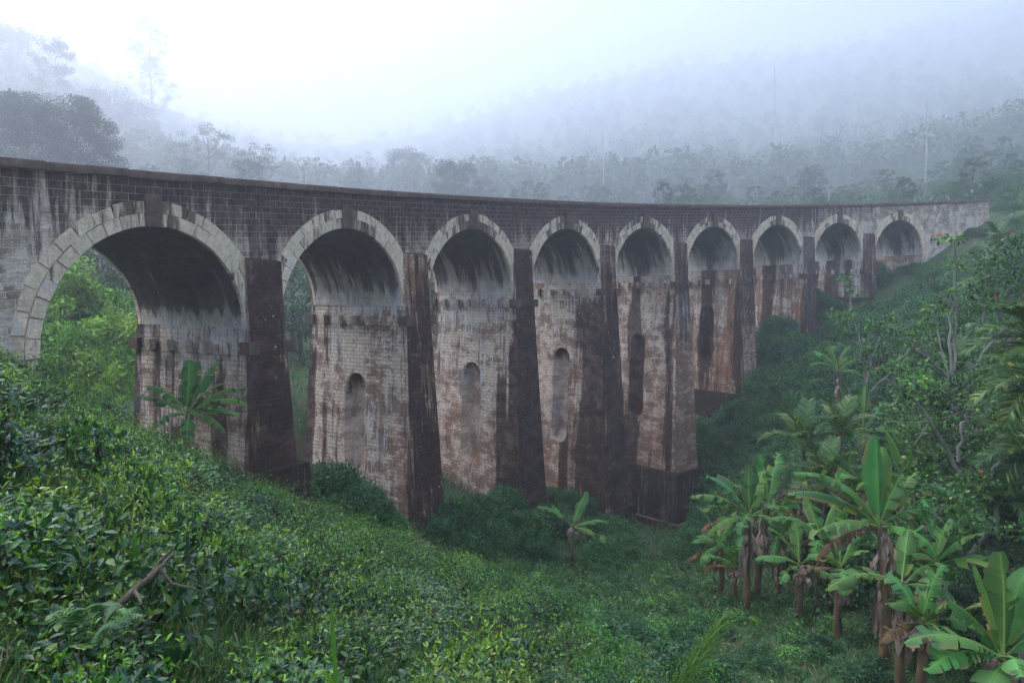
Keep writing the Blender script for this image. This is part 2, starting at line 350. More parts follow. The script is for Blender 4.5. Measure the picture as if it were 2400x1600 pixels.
# parapet backs, deck, end faces
aa = np.linspace(-26, aend, 90)[:, None]
for q, z0, z1 in ((.45, -1.3, -.28), (BW - .45, -1.3, -.28)):
    mb = MB(); face(mb, aa + np.zeros((1, 2)), q, ztop(aa) + np.array([[z0, z1]]), 3); vpart('parapet_back', mb, [M_WALL])
mb = MB(); A = aa + np.zeros((1, 3)); Q = np.array([[.45, BW / 2, BW - .45]]) + 0 * A
face(mb, A, Q, ztop(A) - 1.25, 5); vpart('deck', mb, [M_WALL])
mb = MB(); zz = np.linspace(-9, -.28, 10)[None, :]; qq = np.linspace(0, .45, 3)[:, None]
mb.add(BP(np.full((3, 10), aend), qq + 0 * zz, ztop(aend) + zz + 0 * qq), gridF(3, 10), uv=np.stack([qq + 0 * zz, zz + 0 * qq, 0 * zz + 0 * qq], -1), st=(.3, .2, .1, .3)); vpart('end_face', mb, [M_WALL])
def coping(q0, q1, name):
    mb = MB(); rr = random.Random(3); a = -26.0
    while a < aend + .3:
        L = rr.uniform(1.0, 1.5); a1 = min(a + L - .012, aend + .35); e = rr.uniform(-.012, .012); na = 3
        aa = np.linspace(a, a1, na)[:, None]
        prof = np.array([(q0, -.27), (q0, -.03), (q0 + .03, 0), (q1 - .03, 0), (q1, -.03), (q1, -.27), (q0, -.27)])
        Q = prof[None, :, 0] + 0 * aa; Z = ztop(aa) + prof[None, :, 1] + e
        A = aa + 0 * Q
        mb.add(BP(A, Q, Z), gridF(na, 7), uv=np.stack([A, Z * 1.0, Q], -1), st=(rr.uniform(.70, .88) - (.08 if a > 66 else 0), .14, 0, 0))
        for s_, fl in ((0, 1), (-1, -1)):
            pts = BP(A[s_, :6], Q[s_, :6], Z[s_, :6]); mb.add(pts, [list(range(6))[::fl]], uv=np.stack([A[s_, :6], Z[s_, :6], Q[s_, :6]], -1), st=(.75, 0, 0, 0))
        a += L
    vpart(name, mb, [M_ASH])
coping(-.14, .52, 'coping'); coping(BW - .52, BW + .14, 'coping')
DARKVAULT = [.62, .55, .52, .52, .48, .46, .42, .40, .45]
def vblock(mb, ac, r0, r1, t0, t1, qf, qb, st, seed, nt=2):
    """one wedge-shaped arch stone"""
    th = np.linspace(t0, t1, nt + 1)
    def P(r, q):
        a = ac + r * np.cos(th); z = ztop(a) + VSP + r * np.sin(th); return BP(a, q, z), np.stack([a + seed, z, np.full(a.shape, seed)], -1)
    for (ra, qa), (rb, qb2) in (((r0, qf), (r1, qf)), ((r0, qb), (r0, qf)), ((r1, qf), (r1, qb))):
        p1, u1 = P(ra, qa); p2, u2 = P(rb, qb2)
        mb.add(np.stack([p1, p2], 1), gridF(nt + 1, 2), uv=np.stack([u1, u2], 1), st=st)
    for e in (0, -1):
        ps = [P(r0, qf), P(r1, qf), P(r1, qb), P(r0, qb)]
        mb.add(np.array([p[0][e] for p in ps]), [[0, 1, 2, 3]], uv=np.array([p[1][e] for p in ps]), st=st)
for k in range(9):
    ac = k * SP
    # vault
    mb = MB(); th = np.linspace(0, math.pi, 41)[:, None]; qn = np.linspace(-.02, BW + .02, 13)[None, :]
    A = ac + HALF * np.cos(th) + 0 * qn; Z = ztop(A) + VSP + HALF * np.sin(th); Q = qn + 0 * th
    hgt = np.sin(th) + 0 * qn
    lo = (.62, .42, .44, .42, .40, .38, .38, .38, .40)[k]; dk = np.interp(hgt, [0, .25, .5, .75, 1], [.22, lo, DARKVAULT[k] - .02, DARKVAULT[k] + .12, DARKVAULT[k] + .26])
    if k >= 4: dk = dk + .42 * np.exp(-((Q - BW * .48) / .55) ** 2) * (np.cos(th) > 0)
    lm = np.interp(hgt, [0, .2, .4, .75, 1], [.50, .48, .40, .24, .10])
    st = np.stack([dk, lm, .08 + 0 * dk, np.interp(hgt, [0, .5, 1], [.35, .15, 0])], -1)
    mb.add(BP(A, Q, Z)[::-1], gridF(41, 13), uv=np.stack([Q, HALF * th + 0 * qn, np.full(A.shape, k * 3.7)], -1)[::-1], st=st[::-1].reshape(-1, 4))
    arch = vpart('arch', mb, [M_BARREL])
    # ring of arch stones, two courses, front and back
    rr = random.Random(50 + k)
    for qf, qb in ((-.07, .12), (BW + .07, BW - .12)):
        mb = MB()
        for r0, r1, n, t_off in ((HALF - .015, HALF + .45, 22, 0), (HALF + .465, HALF + .88, 20, .5)):
            e = [(i) * math.pi / n for i in range(n + 1)]
            for i in range(n):
                t0, t1 = e[i] + .004 * rr.random(), e[i + 1] - .012 / r0 - .006 * rr.random()
                near = abs((t0 + t1) / 2 - math.pi / 2)
                dkk = .25 + .24 * max(0, 1 - near / .7) + rr.uniform(-.09, .09) + (.08 if 1 < k < 6 else 0)
                j = rr.uniform(-.025, .02) * (1 if qf < 1 else -1)
                vblock(mb, ac, r0, r1 + rr.uniform(-.04, .03), t0, t1, qf + j, qb, (dkk, .26 + .12 * rr.random(), .25 * rr.random() ** 2, rr.uniform(.4, .75)), rr.uniform(0, 90))
        vpart('voussoir_ring', mb, [M_ASH], arch)
    for qf, qb in ((-.20, .1), (BW + .20, BW - .1)):
        mb = MB()
        vblock(mb, ac, HALF - .04, HALF + 1.12, math.pi / 2 - .066, math.pi / 2 + .066, qf, qb, (.80 if k < 7 else .62, .1, 0, 0), k + 1.3, 1)
        vpart('keystone', mb, [M_ASH], arch)

# inner faces of the two abutments, under the first and last springing
for a_, e, sg in ((-HALF, 0, 1), (8 * SP + HALF, 8, -1)):
    mb = MB(); zz = ztop(a_) + VSP + np.linspace(-9, .02, 12)[None, :]; qq = np.linspace(0, BW, 14)[:, None]
    A = np.full((14, 12), a_); V = BP(A, qq + 0 * zz, zz + 0 * qq); U = np.stack([qq + 0 * zz, zz + 0 * qq, 0 * A + 77 + e], -1)
    mb.add(V[::sg], gridF(14, 12), uv=U[::sg], st=(.30, .42, .35, .35)); vpart('abutment', mb, [M_PIER])
FRB, SDB = 1 / 19.0, 1 / 27.0
HW0 = SP / 2 - HALF
CORB_V = [-7.0, -6.95, -6.85, -6.85, -6.95, -7.3, -7.4, -7.5]
NICHE = {1: (-4.4, -10.6), 2: (-4.6, -11.6), 3: (-4.2, -11.8), 4: (-3.5, -11.0), 5: (-1.1, -6.7)}
FRONT_ST = [(.74, .28, .20, 0), (.68, .20, .40, 0), (.78, .30, .10, 0), (.72, .24, .25, 0), (.45, .42, .20, .05), (.50, .46, .30, .1), (.72, .50, .10, 0), (.68, .26, .25, 0)]
JAMB_ST = [(.30, .36, .1, .35), (.22, .34, .15, .45), (.22, .36, .15, .45), (.25, .32, .2, .40), (.22, .30, .35, .40), (.26, .34, .60, .26), (.28, .36, .65, .28), (.30, .40, .35, .35)]
# black runs on the inner faces: centre (share of the depth from the front), half width, top, strength
BANDS = {0: [(.25, .28, -3.2, .45)], 1: [(.80, .14, 0, .3), (.97, .35, -4, .3)], 2: [(.17, .30, -6, .55), (.02, .5, -4, .3)], 3: [(.10, 1.15, -1, .42), (.45, .3, -7, .5)], 4: [(.55, .55, 6, .55), (.10, .3, 0, .4)],
         5: [(.52, .60, 6, .58), (.88, .35, 0, .6), (.06, .3, 0, .4)], 6: [(.55, .62, 6, .62), (.9, .45, 2.2, .5)], 7: [(.56, .55, 6, .55), (.25, .3, 4, .5), (.85, .3, 4, .4)]}
def pier(k):
    a0 = (k + .5) * SP; th = PH0 - a0 / RAD
    er = np.array([math.cos(th), math.sin(th), 0]); ea = np.array([math.sin(th), -math.cos(th), 0]); o = np.array([CX, CY, 0]) + RAD * er
    def W(x, q, z): x, q, z = np.broadcast_arrays(x, q, z); return o + x[..., None] * ea + q[..., None] * er + z[..., None] * np.array([0, 0, 1.0])
    zt = ztop(a0) - 3.35; zs = ztop(a0) + VSP; zg = PIER_Z[k]; zplinth = zg + (1.6, .5, .6, .7, 5.0, .7, .5, .0)[k]
    zb = zg - 7
    hw = lambda z: HW0 - .004 + np.maximum(zs - z, 0) * SDB
    qf = lambda z: -.13 - np.maximum(zt - z, 0) * FRB
    qb = lambda z: BW + .13 + np.maximum(zt - z, 0) * FRB
    mb = MB(); zr = np.linspace(zb, zt, 26); zr = np.sort(np.r_[zr, zs])
    # front and back faces
    for qfn, sd in ((qf, 1), (qb, -1)):
        xx = np.linspace(-1, 1, 5)[:, None]; z = zr[None, :]
        X = xx * hw(z); Q = qfn(z) + 0 * xx; Z = z + 0 * xx
        d, l, r, p = FRONT_ST[k]
        hfr = (Z - zb) / (zt - zb)
        if k == 4: dd = np.interp(Z, [-22, -8, -2, 2], [.12, .25, .5, .62]); ll = np.interp(Z, [-22, -8, -2, 4], [.16, .2, .42, .4])
        elif k == 5: dd = np.interp(Z, [-12, -4, 2], [.35, .48, .62]); ll = np.interp(Z, [-12, -6, 2], [.34, .36, .42])
        else: dd = d - .10 + .12 * np.sin(Z * .8 + k * 2.1) * np.sin(X * 1.7 + k); ll = l + .10 * np.exp(-((hfr - .12) / .12) ** 2)
        rr_ = r + .32 * np.exp(-((Z - zt + 1.2) / 1.6) ** 2) * (1 if k in (0, 1, 3, 7) else .4); dd = dd - .17 * np.exp(-((Z - zt + 1.6) / 2.2) ** 2) * (1 if k in (1, 3) else .25)
        st = np.stack([dd, ll, rr_, p + 0 * Z], -1).reshape(-1, 4)
        V = W(X, Q, Z)
        mb.add(V if sd > 0 else V[::-1], gridF(*Z.shape), uv=np.stack([X + 20 * k + (0 if sd > 0 else 5), Z, np.full(Z.shape, k * 1.9)], -1)[::sd], st=st)
    def stj(Q, Z, side):
        d, l, r, p = JAMB_ST[k]
        hz = Z - zs
        dd = d + .07 + np.interp(hz, [-20, -2, 0], [.06, 0, -.03]) + 0 * Q
        dd = dd + .16 * np.exp(-((Q - qf(Z)) / .30) ** 2) + .22 * np.exp(-((Q - qb(Z)) / .5) ** 2)
        if k == 4: dd = dd - .05
        ll = l + np.interp(hz, [-16, -9, -1.5, 0], [-.04, .02, .08, .17]) + 0 * Q
        for c, w_, top, s_ in BANDS.get(k, []):
            f = (Q - qf(Z)) / (qb(Z) - qf(Z))
            wv = w_ * (1 + .25 * np.sin(Z * .7 + k)) / 7.0
            b = s_ * np.exp(-(np.abs(f - c) / wv) ** 4) * np.clip((top - Z) / .8 + 1, 0, 1)
            if k == 5 and abs(c - .52) < .01: b = b * np.clip((Z + 9) / 2, .4, 1)
            dd = dd + b; ll = ll - .4 * b
        rr_ = r + .25 * np.exp(-((Q - qf(Z) - .8) / .7) ** 2) * (k >= 3)
        return np.stack([dd, ll, rr_, p + np.interp(hz, [-18, -8, 0], [-.28, 0, .1]) + 0 * Q], -1)
    for side in (-1, 1):
        def J(Q, Z, dep=0.0, dz=0.0):
            Q, Z = np.broadcast_arrays(Q, Z)
            X = side * (hw(Z) - dep)
            st = stj(Q, Z, side)
            return W(X, Q, Z), np.stack([Q + 40 * k + (0 if side < 0 else 9), Z, np.full(Z.shape, k * 2.3)], -1), st
        def patch(q0, q1, z0, z1, nq, nz):
            if z1 - z0 < .01: return
            z = np.linspace(z0, z1, nz)[None, :]; s_ = np.linspace(0, 1, nq)[:, None]
            a_, b_ = (q0(z) if callable(q0) else q0 + 0 * z), (q1(z) if callable(q1) else q1 + 0 * z)
            V, U, S = J(a_ + (b_ - a_) * s_, z + 0 * s_)
            mb.add(V if side > 0 else V[::-1], gridF(nq, nz), uv=U if side > 0 else U[::-1], st=(S if side > 0 else S[::-1]).reshape(-1, 4))
        if k in NICHE:
            ztN, zbN = NICHE[k]; r = .82; uc = BW * .50; E_ = 1.35
            z_hi, z_lo = ztN - r + E_, zbN + r - E_
            patch(qf, qb, zb, z_lo, 22, 14); patch(qf, qb, z_hi, zs, 22, 14); patch(qf, qb, zs, zt, 22, 3)
            patch(qf, uc - E_, z_lo, z_hi, 10, 18); patch(uc + E_, qb, z_lo, z_hi, 10, 18)
            S_in, S_out, S_med = [], [], []
            ns = 12
            for ang in np.radians(np.arange(0, 181, 15)):
                c, s_ = math.cos(ang), math.sin(ang); sc = E_ / max(abs(c), abs(s_))
                S_in.append((uc + r * c, ztN - r + r * s_)); S_out.append((uc + sc * c, ztN - r + sc * s_)); S_med.append((uc, ztN - r))
            for z in np.linspace(ztN - r, zbN + r, ns + 1)[1:-1]:
                S_in.append((uc - r, z)); S_out.append((uc - E_, z)); S_med.append((uc, z))
            for ang in np.radians(np.arange(180, 361, 15)):
                c, s_ = math.cos(ang), math.sin(ang); sc = E_ / max(abs(c), abs(s_))
                S_in.append((uc + r * c, zbN + r + r * s_)); S_out.append((uc + sc * c, zbN + r + sc * s_)); S_med.append((uc, zbN + r))
            for z in np.linspace(zbN + r, ztN - r, ns + 1)[1:]:
                S_in.append((uc + r, z)); S_out.append((uc + E_, z)); S_med.append((uc, z))
            S_in, S_out, S_med = map(np.array, (S_in, S_out, S_med))
            rings = []
            for f in (1.0, .66, .33, 0.0):
                p = S_in + (S_out - S_in) * f; rings.append(J(p[:, 0], p[:, 1]))
            for s_ in (1.0, .97, .9, .75, .5, .25, 0.02):
                p = S_med + (S_in - S_med) * s_; dep = np.full(len(p), .30 + .62 * math.sqrt(max(0, 1 - s_ * s_)))
                v, u, s4 = J(p[:, 0], p[:, 1], dep)
                s4 = s4.copy(); s4[:, 3] += .05; s4[:, 0] -= .03; s4[:, 0] += .36 * np.clip((p[:, 1] - ztN + 1.6) / 1.6, 0, 1); s4[:, 2] += .5 * np.clip((zbN + 1.8 - p[:, 1]) / 1.0, 0, 1)  # shade of the recess put into the colour, darkest at the niche top
                rings.append((v, u, s4))
            V = np.stack([x[0] for x in rings], 0); U = np.stack([x[1] for x in rings], 0); S = np.stack([x[2] for x in rings], 0)
            if side < 0: V, U, S = V[::-1], U[::-1], S[::-1]
            nc = V.shape[1]; cut = (slice(0, 4), slice(3, None)) if side > 0 else (slice(-4, None), slice(0, -3))
            for sl, mi in zip(cut, (0, 1)): mb.add(V[sl], gridF(V[sl].shape[0], nc), uv=U[sl], st=S[sl].reshape(-1, 4), mat=mi)
        else:
            patch(qf, qb, zb, zs, 22, 22); patch(qf, qb, zs, zt, 22, 3)
    # sloping top of the projecting front
    z = np.array(zt); cap = [W(np.array(-HW0), qf(z), z), W(np.array(HW0), qf(z), z), W(np.array(HW0), np.array(.05), z + .12), W(np.array(-HW0), np.array(.05), z + .12)]
    mb.add(np.array(cap), [[0, 1, 2, 3]], uv=np.array([[0, 0, k], [1, 0, k], [1, 1, k], [0, 1, k]]), st=(.6, .2, .1, 0))
    P = vpart('pier', mb, [M_PIER, M_PLASTER])
    def block(x0, x1, q0, q1, z0, z1, st, name, mat, taper=0.0, parent=P, seed=0.):
        b = MB()
        c = [(x, q, z) for z in (z0, z1) for q in (q0, q1) for x in (x0, x1)]
        xm, qm = (x0 + x1) / 2, (q0 + q1) / 2
        c = np.array([(x + (taper if z == z0 else 0) * np.sign(x - xm), q + (taper if z == z0 else 0) * np.sign(q - qm), z) for x, q, z in c])
        for f, (i, j) in (((0, 1, 5, 4), (0, 2)), ((1, 3, 7, 5), (1, 2)), ((3, 2, 6, 7), (0, 2)), ((2, 0, 4, 6), (1, 2)), ((4, 5, 7, 6), (0, 1)), ((2, 3, 1, 0), (0, 1))):
            p = c[list(f)]; nu, nv = 8, 8
            s_ = np.linspace(0, 1, nu)[:, None, None]; t_ = np.linspace(0, 1, nv)[None, :, None]
            g = (p[0] * (1 - s_) + p[1] * s_) * (1 - t_) + (p[3] * (1 - s_) + p[2] * s_) * t_
            b.add(W(g[..., 0], g[..., 1], g[..., 2]), gridF(nu, nv), uv=np.stack([g[..., i] + seed, g[..., j], np.full((nu, nv), seed)], -1), st=st)
        return vpart(name, b, [mat], parent)
    # corbels
    rr = random.Random(k); zc = ztop(a0) + CORB_V[k]
    d, l, r, p = JAMB_ST[k]
    for side in (-1, 1):
        for i in range(5):
            q = BW * (.14 + .18 * i); x = side * float(hw(np.array(zc)))
            inb = any(abs(q / BW - c) < w_ / 6.5 and s_ > .6 and top > zc for c, w_, top, s_ in BANDS.get(k, []))
            block(min(x - side * .1, x + side * .34), max(x - side * .1, x + side * .34), q - .175, q + .175, zc - .25, zc + .25, (.58 if inb else .16 + .25 * rr.random(), .26, .3 * rr.random(), .35), 'corbel', M_PLASTER, seed=rr.uniform(0, 50))
        for q in (float(qf(np.array(zc))), float(qb(np.array(zc)))):
            x = side * float(hw(np.array(zc))); s2 = 1 if q > 1 else -1
            block(min(x - side * .34, x + side * .22), max(x - side * .34, x + side * .22), min(q - s2 * .4, q + s2 * .18), max(q - s2 * .4, q + s2 * .18), zc - .26, zc + .26, (.72, .2, .1, 0), 'corner_corbel', M_ASH, seed=rr.uniform(0, 50))
    # stepped foot
    zpa = np.array(zplinth); e = .40
    block(-float(hw(zpa)) - e, float(hw(zpa)) + e, float(qf(zpa)) - e, float(qb(zpa)) + e, zb - .2, zplinth, (.58, .20, .15, .02), 'plinth', M_PLINTH, taper=.12, seed=k * 3.1)
    if k == 4:
        z2 = np.array(zg + .55); e = .85
        block(-float(hw(z2)) - e, float(hw(z2)) + e, float(qf(z2)) - e, float(qb(z2)) + e, zb - .3, zg + .7, (.55, .25, .1, .02), 'footing', M_PLINTH, taper=.1, seed=k * 4.1)
for k in range(8): pier(k)
# ------------------------------------------------------------------ (vegetation is added here)
#VEG
# ------------------------------------------------------------------ plants: shared shapes
def leafcloud(mb, centers, rads, n, kind, L, W, cols, wts, up=.5, flat=.7, mat=0, nbias=.9):
    """leaves in many small clumps"""
    m = len(centers); centers = np.asarray(centers); rads = np.broadcast_to(rads, (m,))
    i = np.repeat(np.arange(m), n); k = len(i)
    r = rng.random((k, 1)) ** .45
    off = rdir(k) * r; off[:, 2] *= flat
    P = centers[i] + off * rads[i][:, None]
    D = nrm(off * .8 + rdir(k, .15)); D[:, 2] -= .1
    N = nrm(rdir(k) * .75 + np.array([0, 0, nbias]) + off * .35)
    l = L * rng.uniform(.65, 1.3, k)
    tone = np.repeat(rng.normal(1, .22, m).clip(.5, 1.6), n)[:, None]
    scatter(mb, kind, P, D, N, l, l * W, (pick(cols, wts, k) * tone).clip(0, 1), mat)
def shrub_mesh(name, rad, hgt, nclump, nleaf, L, cols, wts, Wf=.5, kind='quad', stems=5):
    mb = MB()
    th = rng.uniform(0, 2 * math.pi, nclump); z = rng.random(nclump) ** .8; rr = rad * np.sqrt(np.clip(1 - (z * .95) ** 2, .05, 1)) * rng.uniform(.35, 1.05, nclump)
    c = np.stack([rr * np.cos(th), rr * np.sin(th), .12 * hgt + z * hgt * rng.uniform(.7, 1.08, nclump)], -1)
    leafcloud(mb, c, rng.uniform(.20, .38, nclump) * rad, nleaf, kind, L, Wf, cols, wts, flat=.75)
    for _ in range(stems):
        q = c[rng.integers(nclump)]; tube(mb, [[0, 0, -.5], q * [.4, .4, .5], q], [.03 * rad, .02 * rad, .008], 5, mat=1)
    return mb.mesh(name, [M_LEAF, M_BARK])
G_SHRUB = [(.035, .125, .036), (.05, .165, .042), (.026, .09, .034), (.10, .22, .05)]
G_BRIGHT = [(.13, .29, .03), (.18, .34, .035), (.08, .21, .03), (.22, .32, .045)]
G_DARK = [(.022, .055, .03), (.032, .075, .035), (.018, .045, .028)]
G_TEA = [(.018, .070, .032), (.030, .105, .038), (.065, .18, .032), (.13, .28, .030), (.25, .40, .04)]
def tree_mesh(name, Ht, cr, trunk_r, ncl, nleaf, L, cols, wts, bole=.35, shape='round', Wf=.55, bark=None, split=False, kind='quad', flat=.65, clr=(.14, .24), lean=0.0, limb=True, flowers=0):
    """trunk with limbs and a crown of leaf clumps; one mesh, or a trunk and a crown"""
    tb, cb = MB(), MB()
    if shape == 'tall': trunk_r = trunk_r * .4
    zz = np.linspace(-1.5, Ht * .86, 9); px = lean * zz + np.cumsum(rng.normal(0, .02 * Ht / 9 * 1.5, 9)); py = np.cumsum(rng.normal(0, .02 * Ht / 9 * 1.5, 9))
    tube(tb, np.stack([px, py, zz], -1), trunk_r * np.interp(zz / Ht, [-.1, 0, .05, .9], [1.5, 1.3, 1, .18]), 8)
    u = rng.random(ncl); th = rng.uniform(0, 2 * math.pi, ncl)
    if shape == 'round': h = bole + (1 - bole) * u; prof = np.sqrt(np.clip(1 - ((u - .42) / .6) ** 2, .03, 1))
    elif shape == 'flat': h = bole + (1 - bole) * (.45 + .55 * u); prof = np.clip(1.15 - .6 * u, .2, 1)
    elif shape == 'tall': h = bole + (1 - bole) * u; prof = .25 + .75 * np.abs(np.sin(u * 9 + 1)) * (1 - .55 * u)
    else: h = bole + (1 - bole) * u; prof = (1 - u) ** .7 * 1.0 + .1
    rr = cr * prof * np.sqrt(rng.uniform(.12, 1.1, ncl))
    bx = np.interp(h * Ht, zz, px); by = np.interp(h * Ht, zz, py)
    c = np.stack([bx + rr * np.cos(th), by + rr * np.sin(th), h * Ht], -1)
    leafcloud(cb, c, cr * rng.uniform(clr[0], clr[1], ncl), nleaf, kind, L, Wf, cols, wts, flat=flat)
    if limb:
        for i in rng.choice(ncl, min(ncl, 16), replace=False):
            z0 = max(bole * Ht * .8, c[i, 2] - rr[i] * .9 - .06 * Ht); x0, y0 = np.interp(z0, zz, px), np.interp(z0, zz, py)
            mid = np.array([x0, y0, z0]) * .5 + c[i] * .5 + [0, 0, -.04 * Ht]
            tube(tb, [[x0, y0, z0], mid, c[i]], [trunk_r * .42, trunk_r * .26, trunk_r * .08], 5)
    if flowers:
        i = rng.choice(ncl, flowers); P = c[i] + rdir(flowers) * cr * .16; P[:, 2] += cr * .14
        P = np.repeat(P, 7, 0); D = rdir(len(P), .5)
        scatter(cb, 'leaf', P, D, rdir(len(P)), .16, .09, pick([(.75, .12, .03), (.8, .22, .05)], [2, 1], len(P)), 0)
    bark = bark or M_BARK
    if split: return tb.mesh('trunk', [bark], True), cb.mesh('crown', [M_LEAF])
    T = MB(); T.V, T.F, T.C, T.U, T.S, T.M, T.nv = list(cb.V), list(cb.F), list(cb.C), list(cb.U), list(cb.S), list(cb.M), cb.nv
    for v, f, c_, u_, s_ in zip(tb.V, tb.F, tb.C, tb.U, tb.S):
        pass
    off = T.nv
    T.V += tb.V; T.C += tb.C; T.U += tb.U; T.S += tb.S; T.F += [f + off for f in tb.F]; T.M += [np.ones(len(f), int) for f in tb.F]
    return T.mesh(name, [M_LEAF, bark])
def put(name, me, p, s=1.0, rz=None, label=None, cat=None, group=None, kind=None, tilt=0.0):
    o = link(name, me, None, tuple(p)); o.scale = (s, s, s) if np.isscalar(s) else s
    o.rotation_euler = (rng.normal(0, tilt) if tilt else 0, rng.normal(0, tilt) if tilt else 0, rng.uniform(0, 6.28) if rz is None else rz)
    return tag(o, label, cat, group, kind)
def tree(name, parts, p, s, label, cat='tree', group=None, rz=None):
    r = bpy.data.objects.new(name, None); COL.objects.link(r); r.location = tuple(p); r.scale = (s, s, s) if np.isscalar(s) else s; r.rotation_euler = (0, 0, rng.uniform(0, 6.28) if rz is None else rz)
    tag(r, label, cat, group)
    for nm, me in zip(('trunk', 'crown'), parts): link(nm, me, r)
    return r
def inview(p, m=1.15):
    d = p[1] * cp + p[2] * sp_; u = -p[1] * sp_ + p[2] * cp
    return d > .5 and abs(p[0] / d * F_PX) < 1176 * m and abs(u / d * F_PX) < 784 * m
def pix(p):
    d = p[1] * cp + p[2] * sp_; u = -p[1] * sp_ + p[2] * cp
    return 1176 + F_PX * p[0] / d, 784 - F_PX * u / d
def onground(px, d):
    v = at(px, 784, d); return np.array([v[0], d, h1(v[0], d)])

# ------------------------------------------------------------------ tea on the near slope
def tea_mesh(name, rad, hgt, nleaf, L, kind):
    mb = MB()
    th = rng.uniform(0, 2 * math.pi, nleaf); r = rad * np.sqrt(rng.random(nleaf)) * 1.05
    top = hgt * (1 - .6 * (r / rad) ** 2) + .16 * hgt * np.sin(th * 3 + r * 9)
    dz = rng.exponential(.13, nleaf) * hgt
    P = np.stack([r * np.cos(th), r * np.sin(th), np.maximum(top - dz, -.05)], -1)
    out = np.stack([np.cos(th), np.sin(th), 0 * th], -1)
    D = nrm(out * .5 + rdir(nleaf, .25)); N = nrm(np.array([0, 0, 1.0]) + rdir(nleaf) * .65 + out * .35)
    l = L * rng.uniform(.6, 1.25, nleaf)
    col = pick(G_TEA[:4], [4, 4, 2.6, 1.0], nleaf, .25)
    scatter(mb, kind, P, D, N, l, l * .46, col.clip(0, 1))
    ns = nleaf // 5   # young shoots: upright and pale
    th = rng.uniform(0, 2 * math.pi, ns); r = rad * np.sqrt(rng.random(ns)); top = hgt * (1 - .45 * (r / rad) ** 2.2)
    P = np.stack([r * np.cos(th), r * np.sin(th), top + rng.exponential(.11, ns).clip(0, .4) * hgt / .5], -1)
    P = np.repeat(P, 3, 0); n3 = len(P)
    scatter(mb, kind, P, rdir(n3, .9), rdir(n3, .6), L * rng.uniform(.35, .75, n3), L * .2, pick(G_TEA[2:], ([1, 2, 1.2] if kind == 'tea' else [2.5, 2, .5]), n3, .2).clip(0, 1))
    for i in range(9):
        a = rng.uniform(0, 6.28); q = rad * rng.uniform(.4, .95)
        e = np.array([q * math.cos(a), q * math.sin(a), hgt * rng.uniform(.5, .85)])
        tube(mb, [[0, 0, -.3], e * [.3, .3, .35] + rng.normal(0, .03, 3), e * [.75, .75, .7], e], np.array([.028, .022, .013, .005]) * rad / .5, 5, mat=1)
    for i in range(26):   # twigs
        a = rng.uniform(0, 6.28); q = rad * math.sqrt(rng.random()); z = hgt * (1 - .45 * (q / rad) ** 2.2)
        p = np.array([q * math.cos(a), q * math.sin(a), z * .6]); tube(mb, [p, p + [rng.normal(0, .05), rng.normal(0, .05), z * .4 + .05]], [.004, .002], 3, mat=1)
    return mb.mesh(name, [M_GLOSS, M_WOOD])
_t = G_TEA
_pal = [_t, [(.014, .052, .030), (.022, .075, .036), (.04, .11, .035), (.09, .20, .03), (.20, .33, .04)], [(.026, .080, .030), (.045, .12, .034), (.085, .20, .032), (.16, .30, .03), (.27, .40, .04)], [(.018, .060, .032), (.030, .088, .036), (.05, .13, .034), (.11, .22, .032), (.22, .34, .045)], [(.022, .066, .028), (.036, .10, .032), (.07, .15, .035), (.13, .22, .04), (.22, .26, .06)]]
TEA_NEAR, TEA_MID, TEA_FAR = [], [], []
for G_TEA in _pal:
    TEA_NEAR.append(tea_mesh('tea_bush', .46, .44, 720, .072, 'tea')); TEA_MID.append(tea_mesh('tea_bush', .52, .42, 1050, .064, 'leaf'))
for G_TEA in _pal[1:]:
    G_TEA = [(r * .8, g * .78, b * .9) for r, g, b in G_TEA]; TEA_FAR.append(tea_mesh('tea_bush', .64, .44, 900, .092, 'leaf'))
G_TEA = _t
def scatter_region(n, poly_px, dmin, dmax, sep, tries=500000):
    """points of the ground that the photo shows inside a pixel polygon, kept apart"""
    out = []; k = 0
    poly = np.array(poly_px, float)
    def inside(x, y):
        c = False; j = len(poly) - 1
        for i in range(len(poly)):
            if (poly[i, 1] > y) != (poly[j, 1] > y) and x < (poly[j, 0] - poly[i, 0]) * (y - poly[i, 1]) / (poly[j, 1] - poly[i, 1]) + poly[i, 0]: c = not c
            j = i
        return c
    B = 4000
    while len(out) < n and k < tries:
        d = rng.uniform(dmin ** .7, dmax ** .7, B) ** (1 / .7); x = rng.uniform(-.80, .80, B) * d
        z = H(x, d); k += B
        for q in zip(x, d, z):
            if len(out) >= n: break
            X, Y = pix(np.array(q))
            if not inside(X, Y): continue
            s_ = sep(q[1])
            if all((q[0] - o[0]) ** 2 + (q[1] - o[1]) ** 2 > s_ * s_ for o in out): out.append(q)
    return out
NEARPOLY = [(-150, 800), (60, 880), (300, 1030), (560, 1120), (720, 1200), (900, 1265), (1040, 1290), (1180, 1370), (1330, 1450), (1480, 1580), (1560, 1760), (-150, 1900)]
tea_pts = scatter_region(225, NEARPOLY, 2.0, 30, lambda d: .52 + .021 * d)
tea_pts += scatter_region(24, [(560, 1110), (740, 1190), (1050, 1290), (1000, 1320), (700, 1260)], 24, 42, lambda d: 1.0)
for (x, y, z) in tea_pts:
    if x * x + y * y < 1.9 ** 2: continue
    me = TEA_NEAR if y < 7.5 else TEA_MID if y < 17 else TEA_FAR
    s = rng.uniform(.8, 1.2) * (1.0 if y < 17 else 1.05)
    if y < 3.2: s *= .75
    put('tea_bush', me[rng.integers(len(me))], (x, y, z - .08), (s, s, s * rng.uniform(.55, 1.35)), None, 'glossy leafed tea bush in the dense cover of the near left slope', 'tea bush', 'tea bushes crowding the near left slope', tilt=.12)
